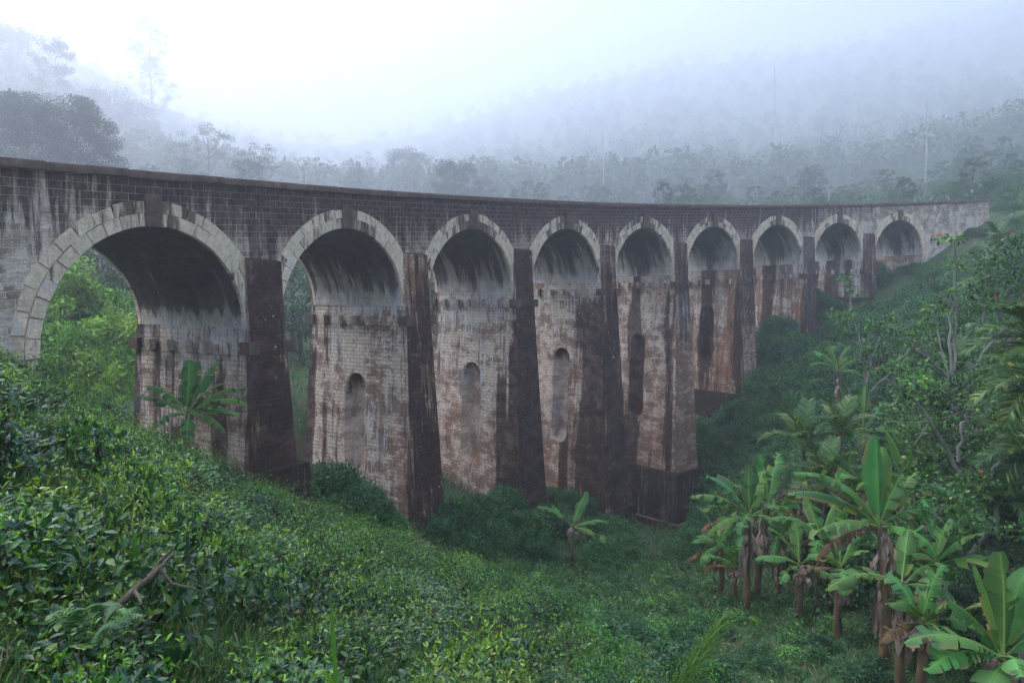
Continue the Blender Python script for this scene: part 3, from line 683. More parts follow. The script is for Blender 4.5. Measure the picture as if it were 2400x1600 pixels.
# low growth that covers the ground everywhere in front of the viaduct
def undergrowth():
    mb = MB()
    def pts(n, d0, d1, xs=.85):
        d = np.exp(rng.uniform(math.log(d0), math.log(d1), n)); x = rng.uniform(-xs, xs, n) * d; z = H(x, d); return np.stack([x, d, z], -1)
    # broad small leaves
    P = pts(80000, 1.6, 55); k = len(P); dd = P[:, 1]
    P[:, 2] += rng.random(k) ** 1.5 * (.10 + .012 * dd)
    L = (.035 + .0042 * dd) * rng.uniform(.6, 1.4, k)
    cov = .5 + .5 * np.sin(P[:, 0] * 1.3 + 1.7 * np.sin(P[:, 1] * .7)) * np.cos(P[:, 1] * 1.1)
    keep = rng.random(k) < (.12 + .6 * cov) * np.clip(.45 + dd / 25, 0, 1); P, L, k = P[keep], L[keep], keep.sum()
    scatter(mb, 'leaf', P, rdir(k, .3), nrm(rdir(k) * .6 + [0, 0, 1]), L, L * .5, pick([(.03, .095, .032), (.05, .14, .034), (.10, .22, .035), (.12, .07, .04)], [4, 3, 1, .9], k).clip(0, 1))
    # grass
    P = pts(110000, 2.0, 64); dd = P[:, 1]; k = len(P)
    tuft = rng.normal(size=(k, 2)) * (.03 + .004 * dd)[:, None]; P[:, :2] += tuft
    P[:, 2] = H(P[:, 0], P[:, 1])
    L = (.10 + .0075 * dd) * rng.uniform(.5, 1.6, k)
    D = rdir(k, 1.6)
    sl = np.clip((P[:, 0] * 1.0 + 3) / 12, 0, 1)[:, None]
    c = pick([(.03, .095, .028), (.05, .13, .033), (.10, .16, .045), (.19, .15, .085)], [4, 3, 1.6, 1.6], k)
    scatter(mb, 'blade', P, D, rdir(k), L, .006 + .0011 * dd, c.clip(0, 1))
    return tag(link('undergrowth', mb.mesh('undergrowth', [M_LEAF])), kind='stuff')
undergrowth()
def litter():
    mb = MB(); d = np.exp(rng.uniform(math.log(1.8), math.log(30), 5000)); x = rng.uniform(-.8, .5, 5000) * d; P = np.stack([x, d, H(x, d) + .02], -1)
    k = len(P); L = .05 + .003 * d; scatter(mb, 'leaf', P, rdir(k), nrm(rdir(k) * .5 + [0, 0, 1]), L, L * .5, pick([(.12, .06, .035), (.22, .14, .08), (.07, .035, .03)], [2, 1, 2], k).clip(0, 1))
    return tag(link('leaf_litter', mb.mesh('leaf_litter', [M_LEAF])), kind='stuff')
litter()
def far_grass():
    mb = MB(); n = 110000
    y = rng.uniform(24, 92, n); x = rng.uniform(-.5, .8, n) * y; z = H(x, y); P = np.stack([x, y, z], -1)
    w = .5 + .5 * np.sin(x * .8 + 2 * np.sin(y * .35)) * np.cos(y * .6 + x * .2); keep = rng.random(n) < .35 + .65 * w; P, w = P[keep], w[keep]; k = len(P)
    P[:, 2] += rng.random(k) ** 1.5 * (.1 + .45 * w)
    L = rng.uniform(.10, .26, k)
    scatter(mb, 'quad', P, rdir(k, .5), nrm(rdir(k) * .8 + [0, 0, .8]), L, L * .5, pick([(.04, .115, .032), (.065, .16, .04), (.026, .075, .028), (.12, .19, .05), (.13, .10, .06)], [4, 3, 3, 1.3, .5], k).clip(0, 1))
    return tag(link('ground_cover', mb.mesh('ground_cover', [M_LEAF])), kind='stuff')
far_grass()

# bare woody stems showing through the near tea
def branch(name, pts, r, label):
    mb = MB(); pts = np.array(pts)
    t = np.linspace(0, 1, 14); P = np.stack([np.interp(t, np.linspace(0, 1, len(pts)), pts[:, i]) for i in range(3)], -1) + rng.normal(0, r * .35, (14, 3))
    tube(mb, P, r * np.linspace(1.1, .5, 14), 8)
    for i in (5, 8, 10):
        d = rdir(1, .4)[0] * .22; tube(mb, [P[i], P[i] + d * .5 + rng.normal(0, .02, 3), P[i] + d], [r * .55, r * .4, r * .15], 6)
    o = link(name, mb.mesh(name, [M_WOOD], True)); return tag(o, label, 'branch')
def gp(px, py, d, dz=0.0): return at(px, py, d) + [0, 0, dz]
branch('tea_branch', [gp(235, 1425, 3.0), gp(300, 1365, 3.1), gp(345, 1325, 3.15), gp(395, 1270, 3.3)], .020, 'thick bare forked tea branch rising over a fern in the near slope')
branch('tea_branch', [gp(820, 1480, 6.2), gp(850, 1440, 6.2), gp(838, 1420, 6.3), gp(815, 1395, 6.4)], .018, 'bare twisted stem in a dark gap of the tea at lower middle')
def fern():
    r = bpy.data.objects.new('fern', None); COL.objects.link(r); b = gp(215, 1440, 2.9, -.09); r.location = tuple(b); tag(r, 'pale green fern under the thick bare tea branch', 'fern')
    for a in (-.5, .3, 1.1, 2.0, 2.9):
        mb = MB(); t = np.linspace(0, 1, 16); L = .26
        rib = np.stack([np.cos(a) * t * L * .8, np.sin(a) * t * L * .35 , L * .55 * np.sin(t * 2.0)], -1)
        tube(mb, rib, .003 * (1.1 - t), 4, (.13, .22, .05)); T = nrm(np.gradient(rib, axis=0)); S = nrm(np.cross(T, [0, 0, 1.0]))
        for s in (1, -1): scatter(mb, 'leaf', rib[1:], S[1:] * s + T[1:] * .35, np.tile([0, 0, 1.0], (15, 1)), .085 * np.sin(np.pi * np.linspace(.12, 1, 15)) + .01, .02, pick([(.07, .16, .04), (.05, .12, .035)], [1, 1], 15))
        link('frond', mb.mesh('frond', [M_LEAF]), r)
fern()
# tall grass in the very front
def grass_plume():
    r = bpy.data.objects.new('plume_grass', None); COL.objects.link(r); b = gp(1500, 1640, 2.6); r.location = tuple(b); tag(r, 'tall green flowering grass plume bending right at the bottom edge', 'grass plume')
    top = gp(1660, 1425, 2.7) - b; mid = gp(1555, 1535, 2.6) - b
    t = np.linspace(0, 1, 20)[:, None]; P = (1 - t) ** 2 * np.array([-.14, 0, -.55]) + 2 * t * (1 - t) * mid * .9 + t * t * top
    mb = MB(); tube(mb, P, np.linspace(.006, .0012, 20), 6, (.16, .28, .05)); link('stalk', mb.mesh('stalk', [M_LEAF], True), r)
    mb = MB()
    for i in range(150):
        f = rng.uniform(.42, 1.0); q = np.array([np.interp(f, t[:, 0], P[:, k]) for k in range(3)])
        tang = nrm(np.array([np.interp(min(f + .1, 1), t[:, 0], P[:, k]) for k in range(3)]) - np.array([np.interp(f - .1, t[:, 0], P[:, k]) for k in range(3)]))
        L = .24 * (1.12 - f) + .04; d = nrm(tang * 1.6 + rdir(1)[0] * .75 + [.25, 0, -.02])
        e = q + d * L; e[2] -= L * .12; m = (q + e) / 2 + [0, 0, .008]
        tube(mb, [q, m, e], [.0011, .0009, .0005], 3, (.15, .27, .05))
        k = max(4, int(L / .006)); tt = rng.random((k, 1)); S = q * (1 - tt) + e * tt
        scatter(mb, 'quad', S, nrm(d + rdir(k) * .6), rdir(k), .008, .0035, pick([(.17, .30, .05), (.12, .22, .05), (.24, .33, .10)], [3, 2, 1], k))
    link('plume', mb.mesh('plume', [M_LEAF]), r)
grass_plume()
def tall_blade():
    r = bpy.data.objects.new('tall_grass', None); COL.objects.link(r); b = gp(775, 1640, 2.2); r.location = tuple(b); tag(r, 'single tall upright grass blade with a drooping leaf at lower centre', 'grass')
    def strap(name, pts, w):
        pts = np.array(pts) - b; t = np.linspace(0, 1, 16); P = np.stack([np.interp(t, np.linspace(0, 1, len(pts)), pts[:, i]) for i in range(3)], -1)
        T = nrm(np.gradient(P, axis=0)); S = nrm(np.cross(T, [.35, 1.0, .2])); ww = w * np.minimum(1, (1 - t) * 2.2 + .02)[:, None]
        mb = MB(); V = np.stack([P - S * ww, P + np.cross(S, T) * ww * .5, P + S * ww], 1); mb.add(V, gridF(16, 3), (.11, .23, .04)); link(name, mb.mesh(name, [M_LEAF], True), r)
    strap('stem', [gp(775, 1640, 2.2), gp(768, 1500, 2.2), gp(762, 1420, 2.2), gp(756, 1345, 2.2)], .0085)
    strap('leaf', [gp(772, 1600, 2.2), gp(760, 1560, 2.18), gp(740, 1537, 2.15), gp(722, 1550, 2.1), gp(695, 1590, 2.08)], .011)
tall_blade()

# ------------------------------------------------------------------ shrubs
SHRUBS = [shrub_mesh('shrub', 1.0, 1.25, 80, 120, .105, G_SHRUB, [4, 3, 3, .6]) for _ in range(4)]
BRIGHT = [shrub_mesh('shrub', 1.0, 1.3, 70, 90, .13, G_BRIGHT, [4, 3, 3, 1], Wf=.35) for _ in range(3)]
def bridge_clear(x, y, m=.6):
    q = math.hypot(x - CX, y - CY) - RAD
    th = math.atan2(y - CY, x - CX); a = (PH0 - th) * RAD
    if -2.2 < q < BW + 2.2:
        f = (a / SP) % 1.0; return abs(f - .5) * SP > HW0 + 1.0 + m
    return True
foot = [(770, 1150, 1.9), (735, 1120, 1.5), (830, 1190, 1.8), (880, 1215, 1.2), (790, 1100, 1.3), (905, 1240, 1.0), (1010, 1230, 1.1), (1050, 1190, 1.6), (1110, 1200, 1.9), (1160, 1160, 1.5), (1140, 1240, 1.3), (1210, 1230, 1.7), (1270, 1200, 1.4), (1260, 1130, 1.2), (1310, 1140, 1.3), (1390, 1225, 1.4), (1420, 1240, 1.6), (1350, 1150, 1.1), (1430, 1265, 1.3), (1230, 1270, 1.2), (1600, 1150, 1.2), (1620, 1200, 1.4), (1600, 1250, 1.5), (1560, 1275, 1.1), (1660, 1260, 1.5), (1690, 1230, 1.5), (1380, 1270, 1.2), (1085, 1255, 1.0)]
for (px, py, s) in foot:
    v = at(px, py, 1.0); t = np.linspace(30, 75, 400); P = v[None] * t[:, None]; g = H(P[:, 0], P[:, 1])
    i = int(np.argmax(P[:, 2] < g + .5 * s)) if (P[:, 2] < g + .5 * s).any() else 250
    while not bridge_clear(P[i, 0], P[i, 1]) and i > 5: i -= 3
    put('shrub', SHRUBS[rng.integers(4)], (P[i, 0], P[i, 1], g[i] - .2), s * .95, None, 'dense dark green bush at the foot of the tall middle piers', 'bush', 'bushes round the foot of the middle piers')
npt = 0
hs = scatter_region(16, [(1585, 960), (1640, 960), (1760, 1000), (1760, 1120), (1610, 1190)], 50, 75, lambda d: 1.2) + scatter_region(245, [(1640, 1180), (1580, 900), (1690, 760), (1830, 640), (2060, 560), (2270, 480), (2420, 470), (2420, 1200), (1800, 1180)], 34, 96, lambda d: 1.45)
for (x, y, z) in hs:
    if not bridge_clear(x, y): continue
    q = math.hypot(x - CX, y - CY) - RAD
    if q > BW + 9: continue
    s = rng.uniform(1.35, 2.4) * (.55 if pix((x, y, z))[1] < 640 else 1)
    put('shrub', SHRUBS[rng.integers(4)], (x, y, z - .3), (s * 1.1, s * 1.1, s * rng.uniform(.7, 1.0)), None, 'rounded dark green bush on the hillside right of the far piers', 'bush', 'bushes covering the hillside right of the far piers')
# through the first arches
for i, (px, py, d, s) in enumerate([(130, 700, 50, 3.4), (210, 735, 52, 3.4), (270, 800, 48, 2.8), (100, 800, 45, 2.8), (180, 830, 45, 2.9), (290, 870, 46, 2.4), (230, 890, 44, 2.5), (130, 880, 43, 2.5), (320, 930, 44, 1.9), (260, 950, 42, 1.8), (370, 960, 41, 1.5), (160, 760, 55, 3.6)]):
    c = at(px, py, d); z = c[2] - .6 * s * 1.3
    put('bright_shrub', BRIGHT[i % 3], (c[0], d, z), (s, s, s * 1.05), None, 'feathery bright green bush seen through the nearest arch', 'bush', 'bright bushes behind the nearest arch')

low_pts = scatter_region(170, [(1000, 1300), (1500, 1255), (1720, 1360), (1950, 1440), (2080, 1570), (1480, 1580), (1180, 1370)], 11, 46, lambda d: .75)
LOWSH = [shrub_mesh('low_shrub', .55, .55, 34, 34, .085, c, [3, 3, 2], Wf=.5, kind='leaf') for c in ([G_TEA[0], G_TEA[1], G_TEA[2]], [G_TEA[1], G_TEA[2], G_TEA[3]], [(.03, .10, .035), (.05, .14, .04), (.10, .22, .04)], [(.02, .065, .03), (.03, .09, .035), (.06, .14, .04)])]
for (x, y, z) in low_pts:
    s = rng.uniform(.6, 1.25)
    put('low_shrub', LOWSH[rng.integers(4)], (x, y, z - .1), (s, s, s * rng.uniform(.6, .95)), None, 'small low shrub on the sparse grassy slope below the tall piers', 'shrub', 'small shrubs on the grassy slope', tilt=.1)

# ------------------------------------------------------------------ banana plants
def banana_leaf(L, W, az, el, bend, torn=.5, dry=0.0, twist=0.0, fold=.26):
    """one leaf: a stalk, a midrib arching from el by bend (degrees), torn blade"""
    torn = min(.97, torn + .18); W = W * 1.28; n = 26; t = np.linspace(0, 1, n); pet = .14
    ang = R_(el) - R_(bend) * np.clip((t - .08) / .92, 0, 1) ** 1.35
    ds = L / (n - 1); r = np.r_[0, np.cumsum(np.cos(ang[:-1]) * ds)]; z = np.r_[0, np.cumsum(np.sin(ang[:-1]) * ds)]
    ca, sa = math.cos(R_(az)), math.sin(R_(az))
    P = np.stack([r * ca, r * sa, z], -1)
    P += np.array([-sa, ca, 0]) * (.05 * L * np.sin(t * 2 + twist))[:, None] * twist
    T = nrm(np.gradient(P, axis=0)); side0 = np.array([-sa, ca, 0]); Nn = nrm(np.cross(T, side0)); Nn *= np.sign(Nn[:, 2:3] + 1e-6) if el < 80 else 1
    mb = MB()
    g1, g2 = ((.040, .150, .040), (.085, .235, .060)) if dry < .5 else ((.10, .05, .03), (.20, .11, .06))
    ribc = (.22, .34, .09) if dry < .5 else (.16, .09, .05)
    tube(mb, P, L * np.interp(t, [0, .15, 1], [.019, .013, .002]), 5, ribc)
    s = np.clip((t - pet) / (1 - pet), 0, 1); prof = W * .5 * np.clip(np.sin(np.pi * np.clip(s * .93 + .04, 0, 1)) ** .55, 0, 1) * (s > 0)
    tone = np.array([rng.uniform(.8, 1.5), 1, rng.uniform(.7, 1.15)]) * rng.uniform(.62, 1.2)
    for sd in (1, -1):
        hang = 0.0; i = int(pet * (n - 1)); shrink = 1.0
        while i < n - 1:
            run = 1 + int(rng.exponential(.8 + 4.5 * (1 - torn))) if torn < .98 else 1
            j = min(n - 1, i + run); hang = fold + rng.normal(0, .12 + .38 * torn); fl = rng.normal(0, .1 * torn); sh = rng.uniform(1 - .22 * torn, 1.0); gap = .12 * torn
            idx = np.linspace(i, j, (j - i) + 1); tt = idx / (n - 1)
            Pi = np.stack([np.interp(tt, t, P[:, k]) for k in range(3)], -1); Ti = np.stack([np.interp(tt, t, T[:, k]) for k in range(3)], -1); Ni = np.stack([np.interp(tt, t, Nn[:, k]) for k in range(3)], -1)
            w = np.interp(tt, t, prof)
            rows = []
            for m, f in enumerate((0.0, .35, .7, 1.0)):
                a = hang * (.4 + .6 * f) + .5 * fold * f * f
                lat = side0 * sd * math.cos(a) - Ni * math.sin(a)
                sq = (1 - gap * f) if len(tt) > 1 else 1
                cen = Pi.mean(0); base = cen + (Pi - cen) * sq
                rows.append(base + lat * (w * f * sh)[:, None] + Ti * (w * f * (.28 + fl))[:, None])
            V = np.stack(rows, 1); nv = V.shape[0]
            c = np.array(g1) + (np.array(g2) - np.array(g1)) * rng.random() ; c = c * tone
            cc = np.tile(c, (nv, 4, 1)); cc[:, 0] *= 1.35
            cc *= np.linspace(1.08, .86, 4)[None, :, None]
            if dry < .5 and torn > .3 and rng.random() < .35: cc[:, 3] = (.24, .17, .06)
            if dry < .5 and rng.random() < .05: cc[:, 2:] = (.20, .24, .05)
            mb.add(V, gridF(nv, 4), cc.reshape(-1, 3)); i = j
    return mb
def dead_skirt(hgt, n=7):
    mb = MB()
    for _ in range(n * 2):
        a = rng.uniform(0, 6.28); L = rng.uniform(.25, .6) * hgt * .6; z0 = hgt * rng.uniform(.45, .98); m = 9; t = np.linspace(0, 1, m); fl = rng.uniform(.08, .22)
        P = np.stack([np.cos(a) * (.11 + fl * np.sin(t * 2.3)), np.sin(a) * (.11 + fl * np.sin(t * 2.3)), z0 - L * t + .06 * np.sin(t * 3)], -1)
        tw = a + rng.normal(0, .6) + t * rng.normal(0, 1.6); S = np.stack([-np.sin(tw), np.cos(tw), 0 * t], -1); w = (.05 + .07 * rng.random()) * np.sin(np.pi * (t * .9 + .08)) * rng.uniform(.5, 1.4, m) + .01
        mb.add(np.stack([P - S * w[:, None], P + rng.normal(0, .02, (m, 3)), P + S * (w * rng.uniform(.6, 1.3, m))[:, None] + rng.normal(0, .012, (m, 3))], 1), gridF(m, 3), (1, 1, 1))
    return mb
def banana(crown_px, crown_py, d, stem_h, leaves, label, stem_r=.10, skirt=7, group='banana plants', base=None):
    c = at(crown_px, crown_py, d)
    root = bpy.data.objects.new('banana_plant', None); COL.objects.link(root); bz = c[2] - stem_h
    bx = c[0] if base is None else at(base, 784, d)[0]
    root.location = (bx, c[1], bz); tag(root, label, 'banana plant', group)
    mb = MB(); t = np.linspace(0, 1, 9); P = np.stack([(c[0] - bx) * t ** 1.3 + .05 * stem_h * np.sin(t * 3.1) * rng.uniform(-1, 1), .04 * stem_h * np.sin(t * 3.1) * rng.uniform(-1, 1) + 0 * t, -.6 + (stem_h + .6) * t], -1); tube(mb, P, stem_r * np.interp(t, [0, 1], [1.25, .65]), 10)
    link('stem', mb.mesh('stem', [M_BANSTEM], True), root)
    top = np.array([c[0] - bx, 0, stem_h - .12])
    for lf in leaves:
        L, W, az, el, bend = lf[:5]; torn = lf[5] if len(lf) > 5 else .5; dry = lf[6] if len(lf) > 6 else 0
        o = link('leaf' if dry < .5 else 'dead_leaf', banana_leaf(L, W, az, el, bend, torn, dry, rng.normal(0, .5)).mesh('leaf', [M_BAN], True), root, tuple(top))
    if skirt: link('dead_leaf_skirt', dead_skirt(stem_h, skirt).mesh('dead_leaf_skirt', [M_DRY], True), root, (top[0] * .6, 0, 0))
    return root
def std_leaves(n, L, W, torn=.5):
    o = []
    for i in range(n):
        f = i / max(1, n - 1); az = i * 137.5 + rng.uniform(-20, 20); el = 86 - 52 * f + rng.normal(0, 5)
        o.append((L * rng.uniform(.85, 1.1) * (1 - .15 * f), W * rng.uniform(.85, 1.1), az, el, 20 + 75 * f + rng.normal(0, 8), torn * rng.uniform(.5, 1.3)))
    return o
# az: 0 right, 90 away, 180 left, -90 towards the camera
banana(2305, 1500, 12.5, 1.7, [(1.95, .56, 100, 88, 10, .12), (1.75, .5, 150, 80, 18, .15), (1.75, .48, 30, 72, 25, .3), (1.15, .45, -110, 40, 75, .45), (1.95, .5, 178, 36, 72, .55), (1.7, .46, -170, 24, 70, .6), (1.6, .5, -140, 0, 62, .5), (1.5, .55, -60, 8, 75, .25), (1.3, .45, 150, 62, 40, .2), (1.5, .5, 10, 40, 70, .4), (1.6, .5, 60, 50, 60, .3)],
       'big banana plant with broad upright leaves in the bottom right corner', .13)
banana(2020, 1200, 19, 4.2, [(2.5, .62, 100, 88, 8, .25), (2.2, .66, 60, 80, 20, .2), (2.9, .62, 172, 58, 70, .6), (2.6, .6, 165, 40, 60, .5), (1.9, .5, 20, 62, 35, .95), (1.7, .5, 0, 40, 70, .7), (1.8, .55, -60, 20, 90, .6), (1.6, .5, 10, 74, 20, .95), (2.2, .5, 190, 20, 70, .6), (2.0, .5, 175, -8, 60, .9, 1)],
       'tall banana plant with one long leaf arching left in front of the leafy thicket', .14, 9, base=2055)
banana(2075, 1335, 17.5, 2.6, [(1.9, .5, 185, 30, 68, .6), (2.0, .5, 170, 18, 70, .6), (1.5, .45, 60, 70, 30, .4), (1.4, .4, -60, 30, 90, .5), (1.5, .45, 20, 40, 70, .6), (1.2, .4, 10, 10, 70, .8, 1)],
       'banana plant with two fringed leaves drooping left and a shaggy dry stem', .11, 9)
banana(1722, 1180, 27, 3.3, [(2.5, .6, 175, 42, 62, .8), (2.3, .55, 160, 62, 55, .7), (2.0, .6, 80, 84, 20, .5), (2.1, .55, 195, 10, 80, .6), (2.1, .5, -120, 30, 95, .7), (1.9, .55, 30, 76, 24, .9), (2.0, .5, 10, 30, 70, .6), (2.0, .42, 182, 2, 50, .95, 1), (1.9, .5, 170, 28, 60, .7), (1.7, .5, -50, 25, 90, .6)],
       'banana plant nearest the pier foot with ragged leaves and one dead brown leaf spread left', .12, 10)
banana(1765, 1160, 28.5, 3.6, [(2.3, .62, 40, 80, 22, .9), (2.2, .62, 120, 84, 18, .8), (2.2, .55, 5, 36, 70, .7), (2.3, .55, -5, 20, 62, .7), (1.9, .5, -90, 30, 90, .5), (1.8, .42, 8, 44, 50, .9, 1), (2.0, .5, 170, 50, 60, .6), (1.9, .42, -8, -4, 40, .9, 1)],
       'tall banana plant with shredded upright leaves right behind the one nearest the pier', .12, 9, base=1750)
banana(1838, 1290, 25, 1.5, [(1.7, .48, 150, 66, 50, .4), (1.7, .46, 178, 30, 62, .5), (1.6, .46, 10, 30, 66, .5), (1.5, .44, -35, 6, 70, .5), (1.5, .5, 100, 80, 20, .3), (1.2, .4, -150, 0, 70, .6), (1.6, .42, 2, 46, 60, .6), (1.1, .3, -10, 0, 60, .9, 1)],
       'short banana plant low in front of the banana clump with a shaggy dry stem', .10, 8)
banana(1985, 985, 39, 3.0, [(2.5, .75, 90, 88, 8, .2), (2.4, .7, 120, 84, 14, .2), (2.3, .6, 165, 60, 50, .3), (2.2, .55, 15, 58, 30, .3), (2.2, .55, 178, 46, 60, .4), (2.0, .5, -20, 20, 70, .6), (1.8, .4, 185, 20, 60, .9, 1)],
       'banana plant with pale upright leaves above the palms on the right slope', .13, 6)
banana(1925, 850, 52, 2.6, [(2.5, .6, 170, 60, 55, .4), (2.4, .7, 130, 78, 25, .3), (2.3, .65, 30, 72, 40, .3), (2.2, .6, 5, 50, 60, .4), (2.4, .55, 185, 40, 70, .5), (1.8, .5, -20, 20, 80, .6)],
       'distant banana plant on a bare thin stem among the hillside bushes', .12, 5)
banana(2190, 770, 50, 3.0, [(2.6, .7, 60, 86, 12, .3), (2.3, .6, 170, 50, 60, .4), (2.3, .6, 182, 34, 62, .4), (2.2, .6, 175, 20, 55, .4), (2.2, .6, 10, 50, 60, .4)],
       'pale banana plant half hidden behind the orange flowered tree on the upper right', .13, 3)
banana(1945, 1130, 33, 3.5, [(2.4, .6, 130, 74, 26, .5), (2.3, .6, 60, 84, 14, .4), (2.2, .55, 178, 30, 60, .5), (2.1, .55, 15, 60, 40, .5), (2.0, .5, -30, 20, 70, .5)],
       'banana plant tucked between the three palms and the tall arching one', .12, 5)
banana(1317, 1205, 37, 1.6, [(2.3, .5, 168, 46, 52, .5), (2.0, .62, 40, 66, 14, .15), (2.0, .5, 5, 24, 48, .5), (2.0, .5, -30, 2, 45, .5)],
       'small young banana plant alone among bushes at the middle piers', .09, 3)
banana(432, 945, 27, 1.9, [(2.1, .6, 110, 88, 10, .3), (2.3, .6, 40, 72, 30, .5), (2.1, .6, 80, 80, 20, .3), (2.5, .55, 10, 44, 55, .5), (2.5, .5, -4, 34, 62, .6), (2.3, .5, -12, 18, 45, .6), (2.3, .5, 172, 54, 66, .6), (2.2, .5, 185, 40, 60, .6), (2.0, .5, -20, 8, 70, .6), (1.5, .48, -120, 20, 80, .4), (1.5, .45, -70, -10, 75, .5), (1.8, .5, 20, 60, 50, .5), (2.2, .5, -12, 30, 80, .6)],
       'banana plant standing before the inner face of the nearest pier', .11, 6)
banana(688, 930, 53, 5.0, [(2.4, .7, 120, 80, 20, .3), (2.5, .7, 60, 70, 30, .3), (2.4, .6, 20, 50, 60, .4), (2.3, .6, 160, 50, 60, .4), (2.2, .6, -60, 20, 90, .4), (2.3, .6, -120, 30, 80, .4)],
       'banana plant behind the viaduct seen high in the gap of the second arch', .13, 5)
banana(700, 1010, 50, 4.0, [(2.4, .7, 120, 80, 20, .3), (2.3, .6, 30, 50, 60, .4), (2.4, .6, 160, 50, 60, .4), (2.2, .6, -50, 20, 90, .4), (2.3, .6, -110, 30, 80, .4)],
       'lower banana plant behind the viaduct in the gap of the second arch', .13, 5)

def clump_leaves(n, L):
    o = []
    for i in range(n):
        f = i / (n - 1); o.append((L * rng.uniform(.8, 1.15), .5 * rng.uniform(.85, 1.2), i * 137.5 + rng.uniform(-25, 25), 84 - 60 * f + rng.normal(0, 6), 26 + 66 * f + rng.normal(0, 8), rng.uniform(.25, .8)))
    o.append((L * .9, .36, rng.uniform(120, 240), 8, 70, .9, 1)); return o
for px, py, d, h_, n, L, lab in [(1655, 1255, 30, 1.6, 8, 1.9, 'low banana plant leaning over the stone slab, left end of the banana clump'), (1690, 1300, 28, 1.2, 7, 1.6, 'young banana plant in front at the left end of the banana clump'), (1790, 1235, 31, 2.4, 9, 2.1, 'banana plant in the middle of the clump behind the short shaggy one'),
                                 (1890, 1235, 26, 2.4, 9, 2.0, 'banana plant between the short shaggy one and the tall arching one'), (1930, 1300, 22, 1.7, 8, 1.7, 'low banana plant left of the two fringed drooping leaves'), (2120, 1420, 16.5, 1.3, 8, 1.5, 'half shaded banana plant left of the big corner plant'), (2080, 1130, 24, 3.4, 8, 2.1, 'banana plant with blue green leaves behind the tall arching one'), (2150, 1290, 19, 2.2, 7, 1.7, 'banana plant in deep shade under the light green bush tree'), (1980, 1120, 30, 3.0, 8, 2.1, 'banana plant half hidden above the tall arching one')]:
    banana(px, py, d, h_, clump_leaves(n, L), lab, .11, 8)
# ------------------------------------------------------------------ palms
def palm_frond(L, az, el, bend, lw=.06, ll=.62, yellow=.1):
    n = 30; t = np.linspace(0, 1, n); ang = R_(el) - R_(bend) * t ** 1.4; ds = L / (n - 1)
    r = np.r_[0, np.cumsum(np.cos(ang[:-1]) * ds)]; z = np.r_[0, np.cumsum(np.sin(ang[:-1]) * ds)]
    ca, sa = math.cos(R_(az)), math.sin(R_(az)); P = np.stack([r * ca, r * sa, z], -1); T = nrm(np.gradient(P, axis=0)); side = np.array([-sa, ca, 0.0]); N = nrm(np.cross(T, side)); N *= np.where(N[:, 2:3] < 0, -1, 1)
    mb = MB(); tube(mb, P, L * np.interp(t, [0, 1], [.014, .003]), 5, (.14, .17, .05))
    i = np.arange(4, n)
    for sd in (1, -1):
        for rep in range(2):
            f = t[i] + rng.uniform(0, 1 / n, len(i)); Q = np.stack([np.interp(f, t, P[:, k]) for k in range(3)], -1)
            D = T[i] * .75 + side * sd * 1.0 + N[i] * rng.uniform(.1, .45, (len(i), 1)); D = nrm(D + rng.normal(0, .07, D.shape))
            l = ll * (.45 + .55 * np.sin(np.pi * (.15 + .8 * t[i]))) * rng.uniform(.85, 1.1, len(i))
            c = pick([(.040, .105, .028), (.07, .15, .033), (.26, .27, .06)], [5, 4, 10 * yellow], len(i), .15)
            scatter(mb, 'blade', Q, D, N[i] + rng.normal(0, .2, D.shape), l, lw, c.clip(0, 1))
    return mb
def palm(px, py, d, trunk_h, nf, L, label, els=None, azs=None, yellow=.1, trunk_r=.075, ll=.62, seed_up=True):
    c = at(px, py, d); root = bpy.data.objects.new('areca_palm', None); COL.objects.link(root); root.location = (c[0], c[1], c[2] - trunk_h); tag(root, label, 'palm tree', 'areca palms')
    mb = MB(); t = np.linspace(0, 1, 8); tube(mb, np.stack([.15 * np.sin(t * 2), 0 * t, -.8 + (trunk_h + .8) * t], -1), trunk_r * np.interp(t, [0, .8, .85, 1], [1.2, .9, 1.25, .8]), 9); link('trunk', mb.mesh('trunk', [M_PALEBARK if yellow < .05 else M_BARK], True), root)
    for i in range(nf):
        f = i / max(1, nf - 1); az = (i * 137.5 + 40 + rng.uniform(-15, 15)) if azs is None else azs[i]; el = (84 - 62 * f) if els is None else els[i]
        link('frond', palm_frond(L * rng.uniform(.85, 1.1), az, el, 40 + 70 * f, ll=ll, yellow=yellow * (.4 + 1.5 * f)).mesh('frond', [M_LEAF]), root, (.15 * math.sin(2), 0, trunk_h))
    return root
palm(1838, 1020, 33, 3.4, 9, 2.0, 'dark palm with yellow tipped fronds, leftmost of the three over the banana clump', yellow=.08)
palm(1925, 995, 34, 4.0, 10, 2.2, 'tallest of the three palms over the banana clump, one frond drooping yellow', yellow=.14)
palm(1888, 1105, 31, 2.6, 10, 2.1, 'lowest middle palm just above the ragged banana leaves', yellow=.10)
palm(2400, 790, 21, 3.5, 9, 2.3, 'palm at the right edge with stiff broad fronds pointing left, upper one', els=[75, 50, 35, 20, 60, 40, 10, -5, 30], azs=[150, 178, 190, 170, 200, 130, 182, 175, 20], yellow=.08, ll=.7)
palm(2420, 880, 19, 3.0, 9, 2.1, 'palm at the right edge with yellowish drooping fronds, below the stiff one', els=[70, 40, 25, 10, 55, 30, 0, -15, 30], azs=[150, 178, 190, 165, 205, 130, 182, 172, 20], yellow=.12, ll=.6)
palm(2400, 1040, 21, 3.0, 8, 1.9, 'palm at the right edge hanging over the dark hollow of the thicket', els=[70, 45, 30, 15, 55, 5, -10, 40], azs=[150, 180, 195, 168, 205, 180, 172, 130], yellow=.06)
palm(2260, 640, 47, 4.0, 10, 2.3, 'palm high on the right slope beside the orange flowered tree', yellow=.08)
